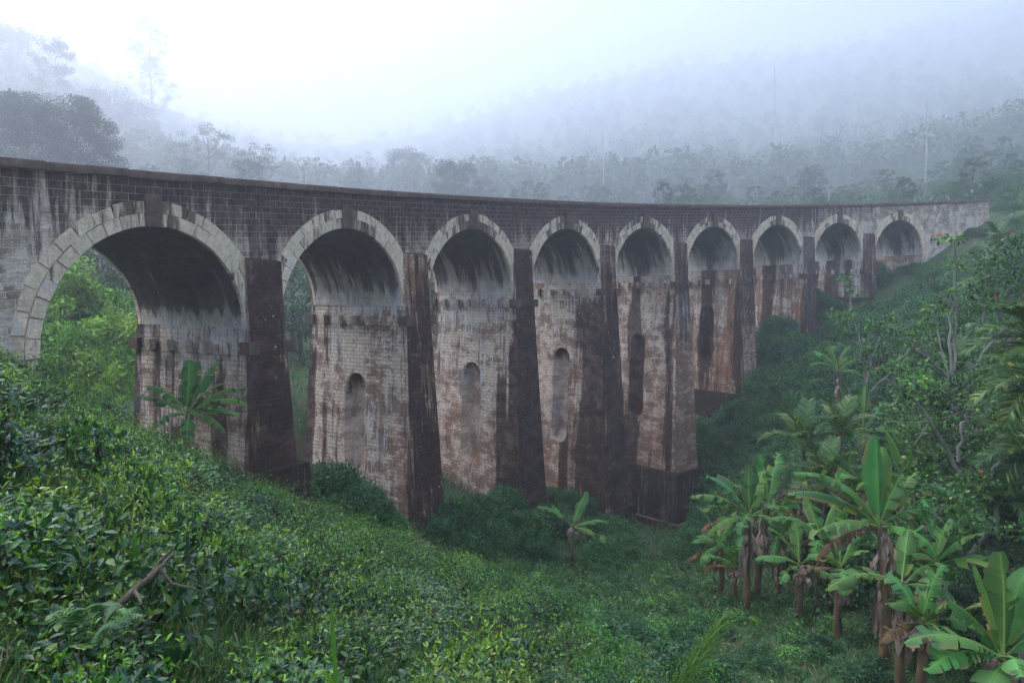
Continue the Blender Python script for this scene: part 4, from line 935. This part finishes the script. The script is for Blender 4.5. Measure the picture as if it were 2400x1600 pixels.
palm(2290, 560, 60, 4.0, 9, 2.2, 'farther palm near the top of the right slope below the embankment', yellow=.08)
palm(2190, 860, 36, 2.5, 9, 1.9, 'yellow green palm behind the pale forked trunk of the flowering tree', yellow=.10)
palm(2280, 1160, 24, 2.5, 9, 1.5, 'deep green palm in the shade of the right thicket', yellow=.0)
palm(2335, 1450, 14.5, 1.5, 6, 1.2, 'low yellowish palm behind the big corner banana plant', els=[60, 40, 30, 50, 20, 45], azs=[20, 40, 5, 70, 10, 120], yellow=.25, ll=.4)

# ------------------------------------------------------------------ trees of the right slope
G_TULIP = [(.038, .11, .03), (.06, .155, .033), (.13, .25, .04), (.024, .07, .025)]
def open_tree(px_base, py_base, d, limbs, label, nleaf=34, flowers=6, bark=None, r0=.10, L=.20, cr=.5, cols=G_TULIP, cat='tree', yellowed=.03, group=None):
    """tree given by its limbs: lists of photo positions at distance d (+ depth jitter)"""
    b = at(px_base, py_base, d); root = bpy.data.objects.new('flowering_tree', None); COL.objects.link(root); root.location = tuple(b); tag(root, label, cat, group)
    tb, cb = MB(), MB(); tips = []
    for (pts, r) in limbs:
        dz = rng.uniform(-1.2, 1.2); m = len(pts)
        P = np.array([at(x, y, d + dz * i / max(1, m - 1)) - b for i, (x, y) in enumerate(pts)])
        t = np.linspace(0, 1, 12); Q = np.stack([np.interp(t, np.linspace(0, 1, m), P[:, k]) for k in range(3)], -1); Q[1:-1] += rng.normal(0, r * .5, (10, 3))
        tube(tb, Q, r * np.linspace(1, .35, 12), 7); tips.append(Q[-1])
        for f in (8, 10, 11):
            for _ in range(2):
                e = Q[f] + rdir(1, .25)[0] * cr * 1.5; e[1] = Q[f][1] + (e[1] - Q[f][1]); tube(tb, [Q[f], (Q[f] + e) / 2 + [0, 0, -.05], e], [r * .35, r * .25, r * .1], 4); tips.append(e)
    tips = np.array(tips)
    leafcloud(cb, tips, cr * rng.uniform(.6, 1.1, len(tips)), nleaf, 'leaf', L, .55, cols + [(.36, .27, .04)], [4, 3, 2, 2, yellowed * 3], flat=.5)
    link('trunk', tb.mesh('trunk', [bark or M_GREYBARK], True), root); link('crown', cb.mesh('crown', [M_LEAF]), root)
    for i in range(flowers // 3):
        fb = MB(); P = np.repeat((tips[rng.integers(len(tips))] + [0, 0, cr * .4])[None], 8, 0)
        scatter(fb, 'leaf', P, rdir(8, .4), rdir(8), .12, .07, pick([(.62, .10, .03), (.65, .2, .05)], [2, 1], 8)); link('flower', fb.mesh('flower', [M_LEAF]), root)
    return root
open_tree(2195, 1060, 33, [([(2195, 1060), (2192, 960), (2185, 880), (2140, 830), (2090, 790)], .13), ([(2190, 960), (2188, 850), (2180, 740), (2188, 690)], .10), ([(2200, 930), (2230, 850), (2275, 790), (2320, 740)], .10), ([(2190, 900), (2195, 760), (2192, 640), (2192, 550)], .07), ([(2185, 880), (2160, 800), (2150, 720)], .06)],
          'slender pale forked tree with sparse leaf tufts on the right slope', 26, 6, L=.22, cr=.42)
open_tree(2320, 900, 36, [([(2320, 900), (2310, 780), (2290, 690), (2260, 640)], .12), ([(2315, 800), (2340, 700), (2350, 640)], .1), ([(2310, 760), (2280, 700), (2230, 690)], .08), ([(2320, 740), (2380, 690), (2400, 660)], .08), ([(2310, 700), (2320, 640), (2318, 600)], .07)],
          'leafy tree with orange blossoms at the upper right edge', 60, 10, L=.24, cr=.7, group=None)
open_tree(2000, 960, 45, [([(2000, 960), (1990, 880), (1978, 800), (1960, 720), (1948, 660)], .09), ([(1990, 880), (2010, 800), (2040, 740)], .07), ([(1985, 830), (1950, 780), (1930, 740)], .06), ([(2000, 900), (2050, 850), (2085, 830)], .06)],
          'thin small tree with tufted leaves and an orange flower before the far arches', 24, 4, L=.26, cr=.5)
open_tree(2060, 940, 40, [([(2060, 940), (2050, 860), (2045, 800), (2020, 760)], .09), ([(2050, 850), (2090, 800), (2120, 770)], .07), ([(2050, 880), (2000, 840), (1985, 830)], .06), ([(2055, 860), (2080, 850), (2130, 840)], .06)],
          'small tree with a bent grey stem and orange tinged leaves below the far arches', 40, 5, L=.24, cr=.55, yellowed=.10)
open_tree(2255, 1240, 24, [([(2255, 1240), (2240, 1150), (2190, 1050), (2130, 960), (2070, 900)], .10), ([(2240, 1150), (2280, 1080), (2320, 1020)], .08), ([(2230, 1130), (2180, 1110), (2100, 1090)], .07), ([(2200, 1060), (2210, 980), (2230, 930)], .07), ([(2250, 1200), (2160, 1180), (2110, 1180)], .06), ([(2240, 1160), (2230, 1090), (2240, 1050)], .06)],
          'spreading leafy tree with a slanting grey trunk in the middle of the right thicket', 120, 5, L=.17, cr=.75, yellowed=.06)
open_tree(2230, 1300, 20, [([(2230, 1300), (2180, 1240), (2120, 1230), (2080, 1250)], .07), ([(2210, 1270), (2200, 1210), (2150, 1180)], .06), ([(2200, 1260), (2140, 1290), (2115, 1310)], .05), ([(2220, 1280), (2260, 1230), (2280, 1210)], .05)],
          'round leafed bush tree with light green leaves above the corner banana plant', 120, 3, L=.13, cr=.55)
open_tree(2330, 1250, 26, [([(2330, 1250), (2340, 1120), (2335, 1010)], .10), ([(2335, 1120), (2300, 1020), (2280, 960)], .08), ([(2335, 1100), (2380, 1000), (2400, 950)], .08), ([(2335, 1180), (2290, 1140), (2260, 1120)], .06)],
          'dark bushy tree at the right edge between the hanging palm fronds', 130, 2, L=.17, cr=.85, cols=[(.035, .085, .03), (.05, .11, .035), (.09, .15, .04), (.025, .06, .028)])
open_tree(2150, 1000, 31, [([(2150, 1000), (2120, 960), (2090, 930)], .07), ([(2150, 1000), (2170, 950), (2200, 920)], .07), ([(2150, 1000), (2110, 1000), (2075, 1010)], .06), ([(2150, 1000), (2190, 1000), (2230, 990)], .06)],
          'dense leafy shrub tree left of the slanting grey trunk', 110, 3, L=.18, cr=.8)
open_tree(2300, 830, 41, [([(2300, 830), (2290, 800), (2260, 790)], .07), ([(2300, 830), (2320, 790), (2350, 780)], .07), ([(2300, 830), (2260, 850), (2240, 870)], .06), ([(2300, 830), (2340, 850), (2380, 860)], .06)],
          'bright green bushy tree between the pale forked tree and the right edge palms', 120, 3, L=.2, cr=.9, cols=[(.06, .15, .033), (.09, .20, .04), (.04, .10, .03), (.13, .23, .045)])
open_tree(2240, 1000, 29, [([(2240, 1000), (2210, 950), (2180, 960)], .07), ([(2240, 1000), (2270, 930), (2290, 900)], .07), ([(2240, 1000), (2290, 1000), (2330, 1010)], .06), ([(2240, 1010), (2250, 960), (2250, 920)], .06)],
          'dark leafy tree in the thicket behind the slanting grey trunk', 110, 2, L=.18, cr=.85, cols=[(.035, .085, .03), (.055, .12, .035), (.10, .17, .04), (.025, .06, .028)])
# dark undergrowth shrubs that close the thicket below the trees
DARKSH = [shrub_mesh('shrub', 1.0, 1.3, 60, 70, .13, [(.022, .06, .026), (.035, .085, .032), (.06, .12, .035)], [3, 3, 1.5]) for _ in range(3)]
tk = scatter_region(110, [(1880, 1130), (2020, 900), (2150, 720), (2420, 600), (2420, 1700), (2150, 1560), (1980, 1420), (1760, 1330), (1700, 1240)], 13, 48, lambda d: .9)
for (x, y, z) in tk:
    s = rng.uniform(.8, 1.5) * np.clip(y / 26, .6, 1.3)
    put('shrub', DARKSH[rng.integers(3)], (x, y, z - .2), s, None, 'dark shrub filling the shade of the right thicket', 'bush', 'dark shrubs under the right thicket')

# ------------------------------------------------------------------ trees behind the viaduct
BIG_DARK = [tree_mesh('tree', 14, 5.5, .35, 90, 110, .30, G_DARK + [(.05, .10, .04)], [3, 3, 2, 1], bole=.25, split=True) for _ in range(2)]
for i, (px, py, d, s, lab) in enumerate([(240, 640, 62, 1.0, 'dark leafy tree behind the bright bushes seen through the nearest arch'), (110, 600, 70, 1.1, 'dark tree in the upper left of the nearest arch opening'), (300, 700, 58, .75, 'lighter broad leaf tree against the right curve of the nearest arch opening'),
                                         (690, 760, 66, 1.1, 'dark drooping tree filling the gap of the second arch'), (668, 640, 72, .9, 'tree with a few yellow leaves at the top of the second arch gap'), (992, 700, 72, 1.1, 'green tree in the narrow gap of the third arch'), (720, 900, 64, .9, 'dark tree low in the gap of the second arch')]):
    c = at(px, py, d); s_ = s; tree('broadleaf_tree', BIG_DARK[i % 2], (c[0], d, c[2] - 14 * s_ * .72), s_, lab)
def crown_at(px, pytop, d, Hm): c = at(px, pytop, d); return (c[0], d, c[2] - Hm)
def bgtree(px, pytop, d, Hm, cr, label, **kw):
    a = dict(ncl=70, nleaf=90, L=.5, cols=G_DARK + [(.045, .09, .045)], wts=[3, 3, 2, 1], bole=.3); a.update(kw)
    return tree('broadleaf_tree', tree_mesh('tree', Hm, cr, Hm * .022, split=True, **a), crown_at(px, pytop, d, Hm), 1.0, label)
bgtree(58, 222, 150, 23, 8.6, 'big dark rounded tree above the parapet at the left edge', ncl=170, nleaf=230, L=.42, clr=(.18, .30), bole=.12)
bgtree(172, 228, 155, 23, 8.2, 'big dark rounded tree, right half of the pair above the parapet at far left', ncl=150, nleaf=220, L=.42, clr=(.18, .30), bole=.12)
bgtree(130, 95, 430, 70, 18, 'slim grey tree faint in the mist behind the big dark trees', ncl=60, nleaf=90, L=1.2, shape='tall', bole=.4)
bgtree(345, 28, 690, 138, 27, 'very tall ghostly tree standing alone in the mist', ncl=190, nleaf=60, L=1.3, shape='tall', bole=.12, clr=(.10, .2), flat=.5, cols=[(.12, .15, .11), (.09, .12, .09)], wts=[1, 1])
bgtree(478, 285, 270, 36, 12, 'airy open crowned tree beyond the first spandrel', ncl=75, nleaf=70, L=.55, bole=.3, clr=(.10, .2))
bgtree(425, 330, 280, 28, 10, 'low pale feathery tree left of the airy open crowned tree', ncl=70, nleaf=70, L=.55, cols=[(.09, .14, .05), (.07, .11, .04)], wts=[1, 1])
bgtree(595, 335, 230, 23, 8, 'thin branched tree with flat layers of leaves beyond the second arch', ncl=36, nleaf=60, L=.34, shape='flat', bole=.3, clr=(.14, .26), flat=.25)
bgtree(570, 372, 210, 18, 6.5, 'small dark tree under the flat layered tree', ncl=50, nleaf=80)
bgtree(700, 365, 270, 24, 9, 'small lacy tree standing alone above the parapet', ncl=40, nleaf=50, L=.32, clr=(.1, .2))
bgtree(850, 348, 380, 38, 13, 'pale lacy tree left of the rounded misty tree', ncl=42, nleaf=60, L=.42, clr=(.10, .2))
bgtree(930, 350, 400, 40, 18, 'broad rounded tree dim in the mist over the third arch', ncl=90, nleaf=120, L=.95)
bgtree(1045, 374, 240, 24, 9, 'compact rounded tree above the parapet between third and fourth arches', ncl=80, nleaf=110)
bgtree(250, 215, 520, 75, 34, 'wide misty tree mass left of the ghostly tall tree', ncl=110, nleaf=110, L=1.7)
bgtree(20, 75, 560, 85, 36, 'large blurred tree high at the left edge in the mist', ncl=120, nleaf=130, L=1.8)
bgtree(330, 300, 380, 48, 17, 'grey green tree under the ghostly tall tree', ncl=80, nleaf=90, L=.95)
for (px, y0, y1, d, lean, lab, fork) in [(1897, 470, 372, 170, .10, 'white bare slanting trunk rising behind the seventh arch', 0), (2126, 380, 235, 230, .02, 'pale forked bare trunk on the misty hillside at right', 1), (1386, 385, 300, 330, -.02, 'pale straight trunk in the mist above the fourth arch', 0), (946, 445, 402, 200, 0, 'short white trunk below the rounded misty tree', 0),
                                          (1780, 330, 150, 520, .0, 'tall faint trunk high in the mist at right centre', 0), (1972, 320, 235, 440, .0, 'thin faint trunk between the tall faint one and the forked one', 0), (1213, 460, 425, 190, 0, 'small white trunk just above the parapet past the fourth arch', 0)]:
    b = at(px, y0 + 14, d); t_ = at(px + lean * (y0 - y1) * 1.2, y1, d); h_ = t_[2] - b[2]
    r = bpy.data.objects.new('bare_tree', None); COL.objects.link(r); r.location = tuple(b - [0, 0, 4]); tag(r, lab, 'tree', 'pale bare trunks in the mist')
    tb = MB(); t = np.linspace(0, 1, 12); P = np.stack([(t_[0] - b[0]) * t + .25 * np.sin(t * 4), 0 * t, 4 * (t > 0) * 0 + (h_ + 4) * t], -1); w = d * .0009
    tube(tb, P, w * np.linspace(1.2, .45, 12), 7)
    if fork: tube(tb, [P[6], P[6] + [1.6, 0, 3.5], P[6] + [2.4, .5, 8]], [w * .7, w * .5, w * .25], 6); tube(tb, [P[7], P[7] + [-1.6, 0, 3.0], P[7] + [-2.6, .5, 6]], [w * .5, w * .4, w * .2], 6)
    link('trunk', tb.mesh('trunk', [M_PALEBARK], True), r)
# the wooded hillsides
FOREST = [tree_mesh('forest_tree', 15, 6.0, .3, 60, 60, .55, [(.04, .085, .04), (.06, .115, .045), (.03, .065, .035)], [3, 2, 2], bole=.06), tree_mesh('forest_tree', 17, 5.0, .3, 50, 60, .55, [(.05, .10, .045), (.035, .075, .038)], [2, 2], bole=.08),
          tree_mesh('forest_tree', 12, 6.5, .3, 60, 60, .5, [(.07, .13, .045), (.05, .10, .04)], [2, 2], bole=.05, shape='round'), tree_mesh('forest_tree', 20, 4.6, .3, 50, 60, .55, [(.03, .065, .035), (.045, .085, .04)], [2, 2], bole=.12), tree_mesh('forest_tree', 10, 5.0, .25, 60, 70, .42, [(.06, .12, .04), (.08, .15, .05)], [2, 2], bole=.03)]
def hill(n, x0, x1, d0, d1, label, group, smin=.7, smax=1.25, sep=5.0):
    out = []; k = 0
    while len(out) < n and k < 60000:
        k += 1
        d = math.exp(rng.uniform(math.log(d0), math.log(d1))); px = rng.uniform(x0, x1); v = at(px, 784, d); x = v[0]
        q = math.hypot(x - CX, d - CY) - RAD
        if q < BW + 8: continue
        s_ = sep * (d / 150) ** 1.0
        if any((x - o[0]) ** 2 + (d - o[1]) ** 2 < s_ * s_ for o in out): continue
        z = h1(x, d); Y = pix((x, d, z + 16))[1]
        if Y < -120: continue
        out.append((x, d)); s = rng.uniform(smin, smax) * float(np.interp(d, [110, 160, 250, 400, 520], [.30, .42, .68, 1.0, 1.2]))
        put('forest_tree', FOREST[rng.integers(5)], (x, d, z - .8), (s * 1.15, s * 1.15, s * rng.uniform(.8, 1.15)), None, label, 'tree', group)
hill(250, 1000, 2420, 112, 520, 'broad crowned forest tree on the misty hillside above the far arches', 'forest trees on the right hillside', .8, 1.25, sep=5.0)
hill(60, -60, 480, 160, 430, 'misty forest tree on the slope at far left', 'forest trees on the left hillside', .7, 1.1, sep=9)
hill(24, 480, 1120, 170, 430, 'low hazy tree beyond the parapet in the misty gap', 'hazy trees in the valley gap', .5, .8, sep=9)
def far_forest():
    mb = MB(); cs = []
    d = np.exp(rng.uniform(math.log(330), math.log(1700), 1500)); px = rng.uniform(-100, 2450, 1500); x = (px - 1176) / F_PX * d; z = H(x, d)
    for i in range(1500):
        hh = rng.uniform(13, 24); cr = rng.uniform(6, 10)
        u = rng.random(14); th = rng.uniform(0, 6.28, 14); r = cr * np.sqrt(rng.random(14)) * np.sqrt(np.clip(1 - ((u - .4) / .65) ** 2, .05, 1))
        cs.append(np.stack([x[i] + r * np.cos(th), d[i] + r * np.sin(th), z[i] + hh * (.25 + .75 * u)], -1))
    leafcloud(mb, np.concatenate(cs), 3.2, 14, 'quad', 2.8, .6, [(.04, .085, .04), (.06, .115, .045), (.03, .065, .035)], [3, 2, 2])
    tag(link('forest', mb.mesh('forest', [M_LEAF])), kind='stuff')
far_forest()
def understorey():
    mb = MB(); n = 3000
    d = np.exp(rng.uniform(math.log(112), math.log(520), n)); px = rng.uniform(-80, 2440, n); x = (px - 1176) / F_PX * d; z = H(x, d)
    q = np.hypot(x - CX, d - CY) - RAD; keep = q > BW + 6; x, d, z = x[keep], d[keep], z[keep]
    sz = .9 + d / 150
    leafcloud(mb, np.stack([x, d, z + sz * .5], -1), sz * 1.3, 34, 'quad', .75, .6, [(.04, .10, .045), (.06, .13, .05), (.03, .075, .038)], [3, 2, 2])
    tag(link('forest_undergrowth', mb.mesh('forest_undergrowth', [M_LEAF])), kind='stuff')
understorey()
# bushes on the near edge of the cutting beyond the viaduct's far end
EB = scatter_region(34, [(2080, 440), (2420, 380), (2420, 480), (2290, 480), (2100, 462)], 88, 150, lambda d: 3.0)
for (x, y, z) in EB:
    put('shrub', SHRUBS[rng.integers(4)], (x, y, z - .3), rng.uniform(1.6, 2.8), None, 'light green bush beside the far end of the viaduct', 'bush', 'bushes at the far end of the viaduct')
# the paved slab at the stepped pier
mb = MB(); xs = np.linspace(-2.2, 2.4, 9)[:, None]; ys = np.linspace(-2.6, 2.2, 9)[None, :]; c = pier_ctr(3.72, -3.6)
X = c[0] + xs + 0 * ys; Y = c[1] + ys + 0 * xs
th_ = .25 + 0 * X; Z = H(X, Y).max() * 0 + H(X, Y) + .22 + .05 * np.sin(X * 3) * np.cos(Y * 2)
mb.add(np.stack([X, Y, Z], -1), gridF(9, 9), uv=np.stack([X, Y, 0 * X], -1), st=(.12, .25, .45, .2)); mb.add(np.stack([X, Y, Z - .5], -1)[::-1], gridF(9, 9), uv=np.stack([X, Y, 0 * X], -1), st=(.2, .2, .4, .1))
tag(link('stone_slab', mb.mesh('stone_slab', [M_PLASTER], False, True)), 'flat brown stone slab on the ground before the stepped pier foot', 'slab')
#ENDVEG
# ------------------------------------------------------------------ haze, light, camera
def finish():
    mb = MB()
    x0, x1, y0, y1, z0, z1 = -2300, 2300, -2300, 2310, float(-40), 590.0
    c = np.array([(x, y, z) for z in (z0, z1) for y in (y0, y1) for x in (x0, x1)])
    mb.add(c, [[0, 2, 3, 1], [4, 5, 7, 6], [0, 1, 5, 4], [1, 3, 7, 5], [3, 2, 6, 7], [2, 0, 4, 6]])
    m = bpy.data.materials.new('haze'); m.use_nodes = True; t = NT(m)
    pv = t.n('ShaderNodeVolumePrincipled'); pv.inputs['Color'].default_value = (.915, .928, .99, 1); pv.inputs['Density'].default_value = HAZE; pv.inputs['Anisotropy'].default_value = .55
    o = t.n('ShaderNodeOutputMaterial'); t.set(o.inputs['Volume'], pv.outputs[0])
    h = link('haze', mb.mesh('haze', [m])); tag(h, kind='stuff')
    w = bpy.data.worlds.new('World'); SC.world = w; w.use_nodes = True; nt = w.node_tree
    sky = nt.nodes.new('ShaderNodeTexSky'); sky.sky_type = 'NISHITA'; sky.sun_disc = False
    sky.sun_elevation = R_(SUN_EL); sky.sun_rotation = R_(SUN_AZ); sky.air_density = 1.0; sky.dust_density = 1.0; sky.ozone_density = 2.0; sky.altitude = 900
    bg = nt.nodes['Background']; bg.inputs[1].default_value = SKY; nt.links.new(sky.outputs[0], bg.inputs[0])
    l = bpy.data.lights.new('sun', 'SUN'); l.energy = SUN; l.angle = R_(70); l.color = (1, .985, .96)
    lo = bpy.data.objects.new('sun', l); COL.objects.link(lo)
    # azimuth measured clockwise from +Y
    az = R_(SUN_AZ); el = R_(SUN_EL)
    d = np.array([math.sin(az) * math.cos(el), math.cos(az) * math.cos(el), math.sin(el)])
    from mathutils import Vector
    lo.rotation_euler = Vector(d).to_track_quat('Z', 'Y').to_euler()
    cam = bpy.data.cameras.new('camera'); co = bpy.data.objects.new('camera', cam); COL.objects.link(co)
    cam.sensor_width = 36; cam.lens = 36 * F_PX / 2352; cam.clip_start = .05; cam.clip_end = 8000
    co.rotation_euler = (math.pi / 2 + PITCH, 0, 0); SC.camera = co
    vs = SC.view_settings; vs.view_transform = 'Standard'; vs.look = 'None'; vs.gamma = 1; vs.use_curve_mapping = False; vs.exposure = EXPO
    SC.render.engine = 'CYCLES'; cy = SC.cycles
    cy.use_denoising = True; cy.max_bounces = 8; cy.volume_bounces = 6; cy.diffuse_bounces = 3; cy.glossy_bounces = 2; cy.transmission_bounces = 4
    cy.caustics_reflective = False; cy.caustics_refractive = False; cy.sample_clamp_indirect = 6
HAZE, SUN_EL, SUN_AZ, SKY, SUN, EXPO = .0018, 46.0, -78.0, .07, 1.5, 2.58
finish()
